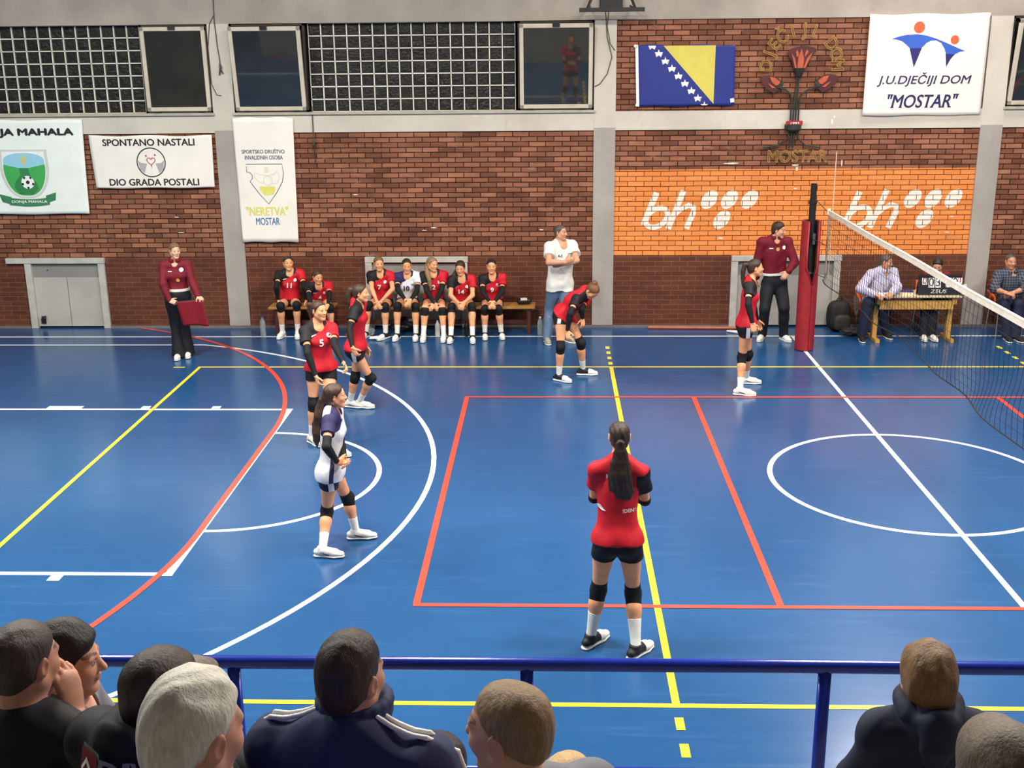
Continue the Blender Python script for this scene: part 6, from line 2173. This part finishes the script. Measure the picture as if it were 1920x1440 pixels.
# --- officials and coach
M_TEE = cloth2('white_tee', (226, 223, 216))
M_JEANS = cloth2('washed_jeans', (92, 112, 140))
M_DKTROU = cloth2('black_trousers', (26, 27, 34))
M_DKJEANS = cloth2('dark_jeans', (34, 40, 62))
M_GREYSHOE = cloth2('grey_running_shoe', (150, 150, 138), (60, 60, 60))
M_BLACKSHOE = cloth2('black_shoe', (30, 30, 32), (50, 50, 52))
M_BELT = mat('white_belt', (220, 216, 208), rough=0.5)
p = Person(POSE['coach'], 'person in white T-shirt and jeans standing with crossed arms', True, (206, 154, 122), 'grey', 1.02, 0.0045, 0.0085, dict(R=dict(d=(0.9, -0.1, 0.35), n=(0, 0.9, 0.3), curl=0.5), L=dict(d=(-0.95, 0, -0.1), n=(0, 0.9, 0.2), curl=0.5)), seed=71, stubble=0.3)
p.top(M_TEE, 0.10, 0.62, loose=0.03, fold=0.007, name='t_shirt')
p.trousers(M_JEANS, 0.012)
p.feet(0, M_GREYSHOE)
p.hair(0.006, line=-0.004)
p.print('A.Z', -0.07, -0.16, 0.035, M_PRINTN)
p.print('', 0.08, -0.13, 0, M_PRINTN, name='maker_mark', pts=[(-0.03, -0.004), (0.03, -0.004), (0.03, 0.004), (-0.03, 0.004)])

p = Person(POSE['ref'], 'person in dark red polo and black trousers standing beside the net post', True, (214, 160, 130), 'dark', 1.0, 0.0045, 0.0085, dict(L=dict(d=(-0.55, -0.3, -0.75), n=(0, 0.9, -0.2), curl=0.6)), seed=72)
p.top(M_POLO, -0.14, 2.0, loose=0.012, fold=0.005, collar=True, name='polo_shirt')
p.trousers(M_DKTROU, 0.017)
p.belt(M_BELT, 0.215)
p.feet(0, M_SHOE)
p.hair(0.012, top_=0.012)
p.badge(0.0, -0.13, 0.028, M_GOLDP)
p.badge(0.1, -0.115, 0.03, M_PRINT, name='pocket_patch')
p.print('', -0.09, -0.115, 0, M_PRINT, name='maker_mark', pts=[(-0.03, -0.006), (0.03, -0.006), (0.03, 0.006), (-0.03, 0.006)])

p = Person(POSE['flag'], 'person in dark red polo and wide black trousers holding a red line flag', False, (224, 176, 148), 'light', 1.0, 0.0045, 0.0085, dict(R=dict(d=(0.9, -0.35, -0.2), n=(0.2, 0.7, -0.6), curl=0.9), L=dict(d=(0.6, -0.6, -0.35), n=(-0.3, 0.5, -0.7), curl=0.9)), seed=73)
p.top(M_POLO, -0.095, 2.0, loose=0.010, fold=0.004, collar=True, name='polo_shirt')
p.trousers(M_DKTROU, 0.014, flare=0.045, hem=0.02)
p.belt(M_BELT, 0.2)
p.feet(0, M_SHOE)
p.hair(0.009, kind='bun', extra=((0, -0.1, 0.0), 0.036))
p.badge(0.085, -0.10, 0.032, M_PRINT, name='pocket_patch')
p.badge(0.03, -0.25, 0.028, M_GOLDP)
p.print('', -0.075, -0.12, 0, M_PRINT, name='maker_mark', pts=[(-0.026, -0.006), (0.026, -0.006), (0.026, 0.006), (-0.026, 0.006)])
GR, GL = p.J['GR'] + p.root, p.J['GL'] + p.root
# the flag she holds
fl = empty('line_flag', tuple(GR), 0, 'red line flag held stretched between both hands', 'flag')
d = GL - GR
MB().tube([tuple(-0.02 * d / np.linalg.norm(d) - np.array([0, 0, 0.0])), tuple(d * 1.02)], 0.008, 8).build('rod', M_POST, fl)
vs, n, mm = [], 14, 14
for jj in range(mm):
    for i in range(n):
        u, v = 0.06 + 0.96 * i / (n - 1), jj / (mm - 1)
        q = d * u + np.array([0.075 * v, -0.012 + 0.014 * math.sin(u * 9 + v * 2) * v, -0.37 * v + 0.02 * math.sin(u * 5) * v])
        vs.append(tuple(q))
o = MB().add(vs, [(jj * n + i, jj * n + i + 1, (jj + 1) * n + i + 1, (jj + 1) * n + i) for jj in range(mm - 1) for i in range(n - 1)]).build('cloth', cloth2('red_flag_cloth', (122, 16, 34)), fl, smooth=True)
o.modifiers.new('thick', 'SOLIDIFY').thickness = 0.004

M_STRIPE = cloth2('striped_shirt', (206, 206, 218), check=((150, 140, 190), 11))
p = Person(POSE['scorer'], 'person in white striped shirt with lanyard writing at the table', True, (196, 142, 112), 'grey', 1.05, 0.0048, 0.0088, dict(R=dict(d=(0.6, -0.7, -0.1), n=(0, 0.1, -1), curl=0.5), L=dict(d=(-0.5, -0.8, -0.1), n=(0, 0.1, -1), curl=0.35)), seed=74, stubble=0.35)
p.top(M_STRIPE, 0.0, 2.0, loose=0.028, fold=0.007, collar=True, name='shirt')
p.trousers(M_DKJEANS, 0.012)
p.feet(0, M_BLACKSHOE)
p.hair(0.007)
S = Shape()
for sg in (1, -1):
    pts = [p.J['N'] + p.lf * sg * 0.06 + p.up * 0.03 - p.fw * 0.0, p.J['N'] + p.lf * sg * 0.055 - p.up * 0.06 + p.fw * 0.10, p.J['N'] + p.lf * (0.01 + sg * 0.004) - p.up * 0.32 + p.fw * 0.165]
    S.chain(pts, [0.007] * 3, 0.01)
p.add('lanyard', S, cloth2('violet_ribbon', (60, 48, 150)), h=0.005)

p = Person(POSE['clerk'], 'person in dark red top hidden behind the scoreboard with face lowered', False, (212, 160, 132), 'black', 1.0, 0.0048, 0.0088, seed=75)
p.top(M_POLO, 0.0, 2.0, loose=0.014, name='polo_shirt')
p.trousers(M_DKTROU, 0.012)
p.feet(0.1, M_SHOE)
p.hair(0.010, kind='bun', extra=((0, -0.09, 0.05), 0.04))

M_CHECK = cloth2('checked_shirt', (38, 46, 66), check=((96, 100, 112), 8, 1))
p = Person(POSE['rman'], 'person in dark checked shirt sitting at right edge with folded hands', True, (198, 142, 110), 'grey', 1.08, 0.0048, 0.0088, dict(R=dict(d=(0.9, -0.3, -0.2), n=(0, 0.3, -0.9), curl=0.6), L=dict(d=(-0.9, -0.3, -0.2), n=(0, 0.3, -0.9), curl=0.6)), seed=76, stubble=0.3)
p.top(M_CHECK, 0.0, 1.35, loose=0.03, fold=0.007, collar=True, name='shirt')
p.trousers(M_DKJEANS, 0.012)
p.feet(0, M_BLACKSHOE)
p.hair(0.005, line=-0.012)

# ------------------------------------------------------------------ spectators on the stand, seen from behind


def spectator(label, C, s, yaw, hyaw, hpitch=5, hroll=0, lean=0.06, seat=None, male=True, skin=(206, 156, 128), hair='dark', scalp=None, seed=1, arms=None, hscale=1.0, nk=0.165, h=0.0065, fine=0.0036, hands=None, build=1.0, shrug=0.0, nback=0.02):
    """sits on a step; C is the centre of the head"""
    C = np.array(C, float)
    f, l = fdir(yaw), ldir(yaw)
    hf = fdir(hyaw)
    N = C - UPZ * nk * s - hf * nback * s
    step = 1.68 if C[1] > -4.25 else 1.98 if C[1] > -4.9 else 2.24
    P = np.append((N - f * lean)[:2], step + 0.11 * s)
    J = {'P': P, 'N': N, 'C': C}
    for sd, sg in (('L', 1), ('R', -1)):
        Sh = N + l * sg * (0.185 if male else 0.165) * s - UPZ * (0.055 - shrug) * s
        E = Sh + l * sg * 0.06 * s - UPZ * 0.25 * s + f * 0.10 * s
        W = E + f * 0.20 * s - l * sg * 0.1 * s - UPZ * 0.08 * s
        J['S' + sd], J['E' + sd], J['W' + sd] = Sh, E, W
        J['H' + sd] = P + l * sg * 0.088 * s - UPZ * 0.03 * s
    for k, v in (arms or {}).items():
        J[k] = np.array(v, float)
    root = np.array([P[0], P[1], P[2] - 0.11 * s])
    out = {k: [float(x) for x in v - root] for k, v in J.items()}
    out.update(root=list(root), s=s, yaw=yaw, hipyaw=yaw, hyaw=hyaw, hpitch=hpitch, hroll=hroll, toe={'L': yaw, 'R': yaw})
    return Person(out, label, male, skin, hair, build, fine, h, hands, 0.5, seed, stubble=0.25 if male else 0, scalp=scalp, hscale=hscale)


M_BLACKTEE = cloth2('black_tee', (34, 34, 37))
M_GREYTEE = cloth2('grey_tee', (116, 116, 124))
M_HOODIE = cloth2('black_hoodie', (28, 29, 34))
M_NAVYHOOD = cloth2('dark_navy_hoodie', (38, 44, 64))
M_TRACK = cloth2('navy_tracksuit', (42, 48, 82))
M_BLUESH = cloth2('bright_blue_shirt', (44, 78, 176))
M_DARKJ = cloth2('charcoal_jacket', (34, 34, 38))
M_SOFTG = cloth2('olive_grey_top', (92, 88, 80))


def hood(p, m, r=0.105, name='hood', lift=0.0):
    S = Shape()
    N, sc = p.J['N'], p.s
    for k in range(16):
        a0, a1 = -2.9 + 5.8 * k / 16, -2.9 + 5.8 * (k + 1) / 16
        pt = lambda a: N + p.up * (0.005 + lift - 0.02 * math.cos(a)) * sc + (p.lf * math.sin(a) * r * 0.92 - p.fw * (math.cos(a) * r - 0.015)) * sc
        S.limb(pt(a0), pt(a1), 0.030 * sc, 0.02)
    S.limb(N - p.fw * 0.10 * sc + p.up * (lift - 0.01) * sc, N - p.fw * 0.115 * sc - p.up * 0.13 * sc, [0.05 * sc, 0.07 * sc, 0.03 * sc], 0.05, (p.fw, 0.6))
    p.add(name, S, m, folds=make_folds(p.seed + 20, 0.006, 1.3), parent=p.topo)
    return S


p = spectator('person in black T-shirt at left edge, cropped brown hair, hand on cheek', (-5.28, -4.28, 2.78), 1.04, 172, 158, 8, male=True, hair='buzz', scalp=(60, 48, 40), seed=81, skin=(196, 142, 116),
              arms=dict(ER=(-5.08, -4.15, 2.35), WR=(-5.175, -4.245, 2.585)), hands=dict(R=dict(d=(-0.15, 0.15, 0.95), n=(-0.93, 0.37, 0), curl=0.3)))
p.top(M_BLACKTEE, 0.1, 0.6, loose=0.02, fold=0.006, name='t_shirt')
p.hair(0.006)
p = spectator('person in grey T-shirt seen in profile with thick black fringe', (-5.34, -3.89, 2.56), 0.98, 110, 97, 3, male=True, hair='black', seed=82, skin=(212, 158, 130))
p.top(M_GREYTEE, 0.1, 0.6, loose=0.02, fold=0.006, name='t_shirt')
p.hair(0.014, line=0.018, top_=0.016, rough=0.003)
p = spectator('person in black hoodie with printed back and short dark hair turned right', (-4.81, -4.53, 2.84), 1.04, 150, 140, 12, male=True, hair='dark', scalp=(40, 32, 28), seed=83, skin=(200, 150, 122), lean=0.1, nk=0.115, nback=0.05)
p.top(M_HOODIE, 0.1, 2.0, loose=0.03, fold=0.008, name='hoodie')
HOOD = hood(p, M_HOODIE, 0.105, lift=0.045)
p.hair(0.010)
BACK = Shape()
BACK.p = p.TS.p + HOOD.p
p.print('DIV', 0.07, -0.005, 0.055, cloth2('grey_print', (128, 128, 132)), back=True, name='back_lettering', S=BACK, offset=0.008)
q = [(-0.036, 0.034), (0.036, 0.034), (0.04, 0.015), (0.032, -0.04), (-0.032, -0.04), (-0.04, 0.015)]
p.print('', -0.03, -0.005, 0, cloth2('grey_print', (128, 128, 132)), back=True, name='patch_border', pts=[(x * 1.14, z * 1.14) for x, z in q[::-1]], S=BACK, offset=0.008)
p.print('', -0.03, -0.005, 0, cloth2('maroon_patch', (120, 28, 40)), back=True, name='shield_patch', pts=q[::-1], S=BACK, offset=0.011)
p.print('', -0.03, -0.005, 0, M_PRINT, back=True, name='arrow_mark', pts=[(-0.024, -0.012), (0.002, 0.022), (0.026, -0.006), (0.018, -0.012), (0.002, 0.008), (-0.018, -0.02)], S=BACK, offset=0.014)
p = spectator('person with cropped grey-brown hair mostly hidden behind the black hoodie', (-4.93, -3.95, 2.49), 1.0, 150, 120, 5, male=True, hair='ash', seed=84, skin=(204, 154, 126))
p.top(M_DARKJ, 0.1, 2.0, loose=0.03, name='jacket')
p.hair(0.008)
p = spectator('elderly person with white hair and blue collar in the nearest row', (-4.51, -5.18, 3.15), 1.05, 165, 146, 9, male=True, hair='white', seed=85, skin=(214, 158, 136), h=0.006, fine=0.003)
p.top(M_BLUESH, 0.1, 2.0, loose=0.03, fold=0.006, collar=True, name='shirt')
p.hair(0.007, line=-0.002, nape=-0.012, side=0.0, top_=0.010, h=0.004, rough=0.004)
p = spectator('person in navy tracksuit with white shoulder stripes and short dark hair', (-4.34, -4.52, 2.88), 1.06, 168, 152, 2, male=True, hair='dark', scalp=(52, 42, 36), seed=86, skin=(202, 150, 124), nk=0.15, hscale=0.93)
p.top(M_TRACK, 0.1, 2.0, loose=0.03, fold=0.007, name='track_jacket', neck=0.055)
S = Shape()
N = p.J['N']
for k in range(18):
    a0, a1 = -2.8 + 5.6 * k / 18, -2.8 + 5.6 * (k + 1) / 18
    pt = lambda a, z: N + p.up * z + (p.lf * math.sin(a) * 0.078 - p.fw * (math.cos(a) * 0.082 - 0.02 - z * 0.25)) * p.s
    for z in (0.0, 0.03, 0.06, 0.085):
        S.limb(pt(a0, z), pt(a1, z), 0.013, 0.015)
p.add('stand_collar', S, M_TRACK, parent=p.topo)
p.hair(0.006, top_=0.014)
for sd, sg in (('L', 1), ('R', -1)):
    Sh, E = p.J['S' + sd], p.J['E' + sd]
    for off in (-0.014, 0.014):
        S = Shape()
        pts = [lerp(N + p.lf * sg * 0.07 + p.up * 0.02, Sh + p.up * 0.02, t) for t in (0, 0.35, 0.7, 1.0)] + [lerp(Sh, E, 0.4) + p.lf * sg * 0.02, lerp(Sh, E, 0.8) + p.lf * sg * 0.02]
        V = []
        for q in pts:
            P = np.array([q + p.fw * off + p.up * 0.25 + p.lf * sg * 0.06])
            for _ in range(60):
                dd = dist(p.TS, P) - 0.004
                P = P - (p.up * 0.9 + p.lf * sg * 0.25)[None] * np.maximum(dd, -0.002)[:, None] * 0.6
            V.append(P[0])
        S.chain(V, [0.0065] * len(V), 0.006)
        p.add('shoulder_stripe', S, M_WHITEF, h=0.004, parent=p.topo)
p = spectator('person with cropped fair hair looking left in the nearest row', (-3.94, -4.77, 2.90), 1.04, -150, -118, 4, male=True, hair='fair', scalp=(120, 98, 74), seed=87, skin=(210, 160, 132), h=0.006, fine=0.0032)
p.top(M_GREYTEE, 0.1, 0.6, loose=0.02, name='t_shirt')
p.hair(0.0055, h=0.004, nape=-0.02)
p = spectator('small blond child at the bottom edge, only crown showing', (-3.80, -4.43, 2.49), 0.72, 180, 175, 5, male=False, hair='blond', seed=88, skin=(226, 180, 156), hscale=1.08)
p.top(M_BLUESH, 0.1, 0.6, loose=0.02, name='t_shirt')
p.hair(0.016, nape=0.03, side=0.03, rough=0.003)
p = spectator('person in black hood crouching low beside the fair cropped head', (-4.15, -4.38, 2.51), 0.9, 180, 170, 20, male=True, hair='black', seed=89)
p.top(M_DARKJ, 0.1, 2.0, loose=0.03, name='jacket')
p.hair(0.014, nape=0.05, line=0.02)
p = spectator('child in dark navy hoodie with light brown hair leaning at the rail', (-2.86, -4.32, 2.77), 0.72, 180, 182, 6, male=False, hair='hazel', seed=90, skin=(214, 166, 138), hscale=1.02, lean=0.0, nk=0.14, nback=0.05, build=0.95)
p.top(M_NAVYHOOD, 0.1, 2.0, loose=0.035, fold=0.007, name='hoodie')
hood(p, M_NAVYHOOD, 0.10, lift=0.05)
p.hair(0.012, nape=0.015, line=0.01, top_=0.008, rough=0.004)
p = spectator('person with parted ash-brown hair at bottom right corner', (-2.95, -5.00, 2.96), 0.95, 180, 186, 6, male=False, hair='ash', seed=91)
p.top(M_SOFTG, 0.1, 2.0, loose=0.03, name='sweater')
p.hair(0.018, nape=0.05, side=0.035, kind='pony', extra=[([(0.05, -0.06, -0.02), (0.055, -0.065, -0.12), (0.05, -0.07, -0.24)], [0.05, 0.05, 0.03]), ([(-0.05, -0.06, -0.02), (-0.055, -0.065, -0.12), (-0.05, -0.07, -0.24)], [0.05, 0.05, 0.03]), ([(0, -0.08, -0.02), (0, -0.085, -0.14), (0, -0.085, -0.26)], [0.05, 0.05, 0.03])], rough=0.003)

# ------------------------------------------------------------------ blue tube railing before the stand
M_RAIL = mat('blue_gloss_paint', (20, 44, 150), rough=0.22, var=0.1, scale=6)
rail = empty('railing', (-3.0, -3.05, 1.0), 0, 'blue tubular railing in front of the spectators', 'railing')
RZ = 1.077
MB().tube([(-8.5, 0, RZ), (8.5, 0, RZ)], 0.0265, 20).build('top_rail', M_RAIL, rail, smooth=True)
MB().tube([(-8.5, 0, RZ - 0.475), (8.5, 0, RZ - 0.475)], 0.0175, 16).build('lower_rail', M_RAIL, rail, smooth=True)
for k in range(-6, 8):
    x = -5.09 + 1.15 * k + 3.0
    MB().tube([(x, 0, 0), (x, 0, RZ)], 0.0255, 18).build('post', M_RAIL, rail, smooth=True)
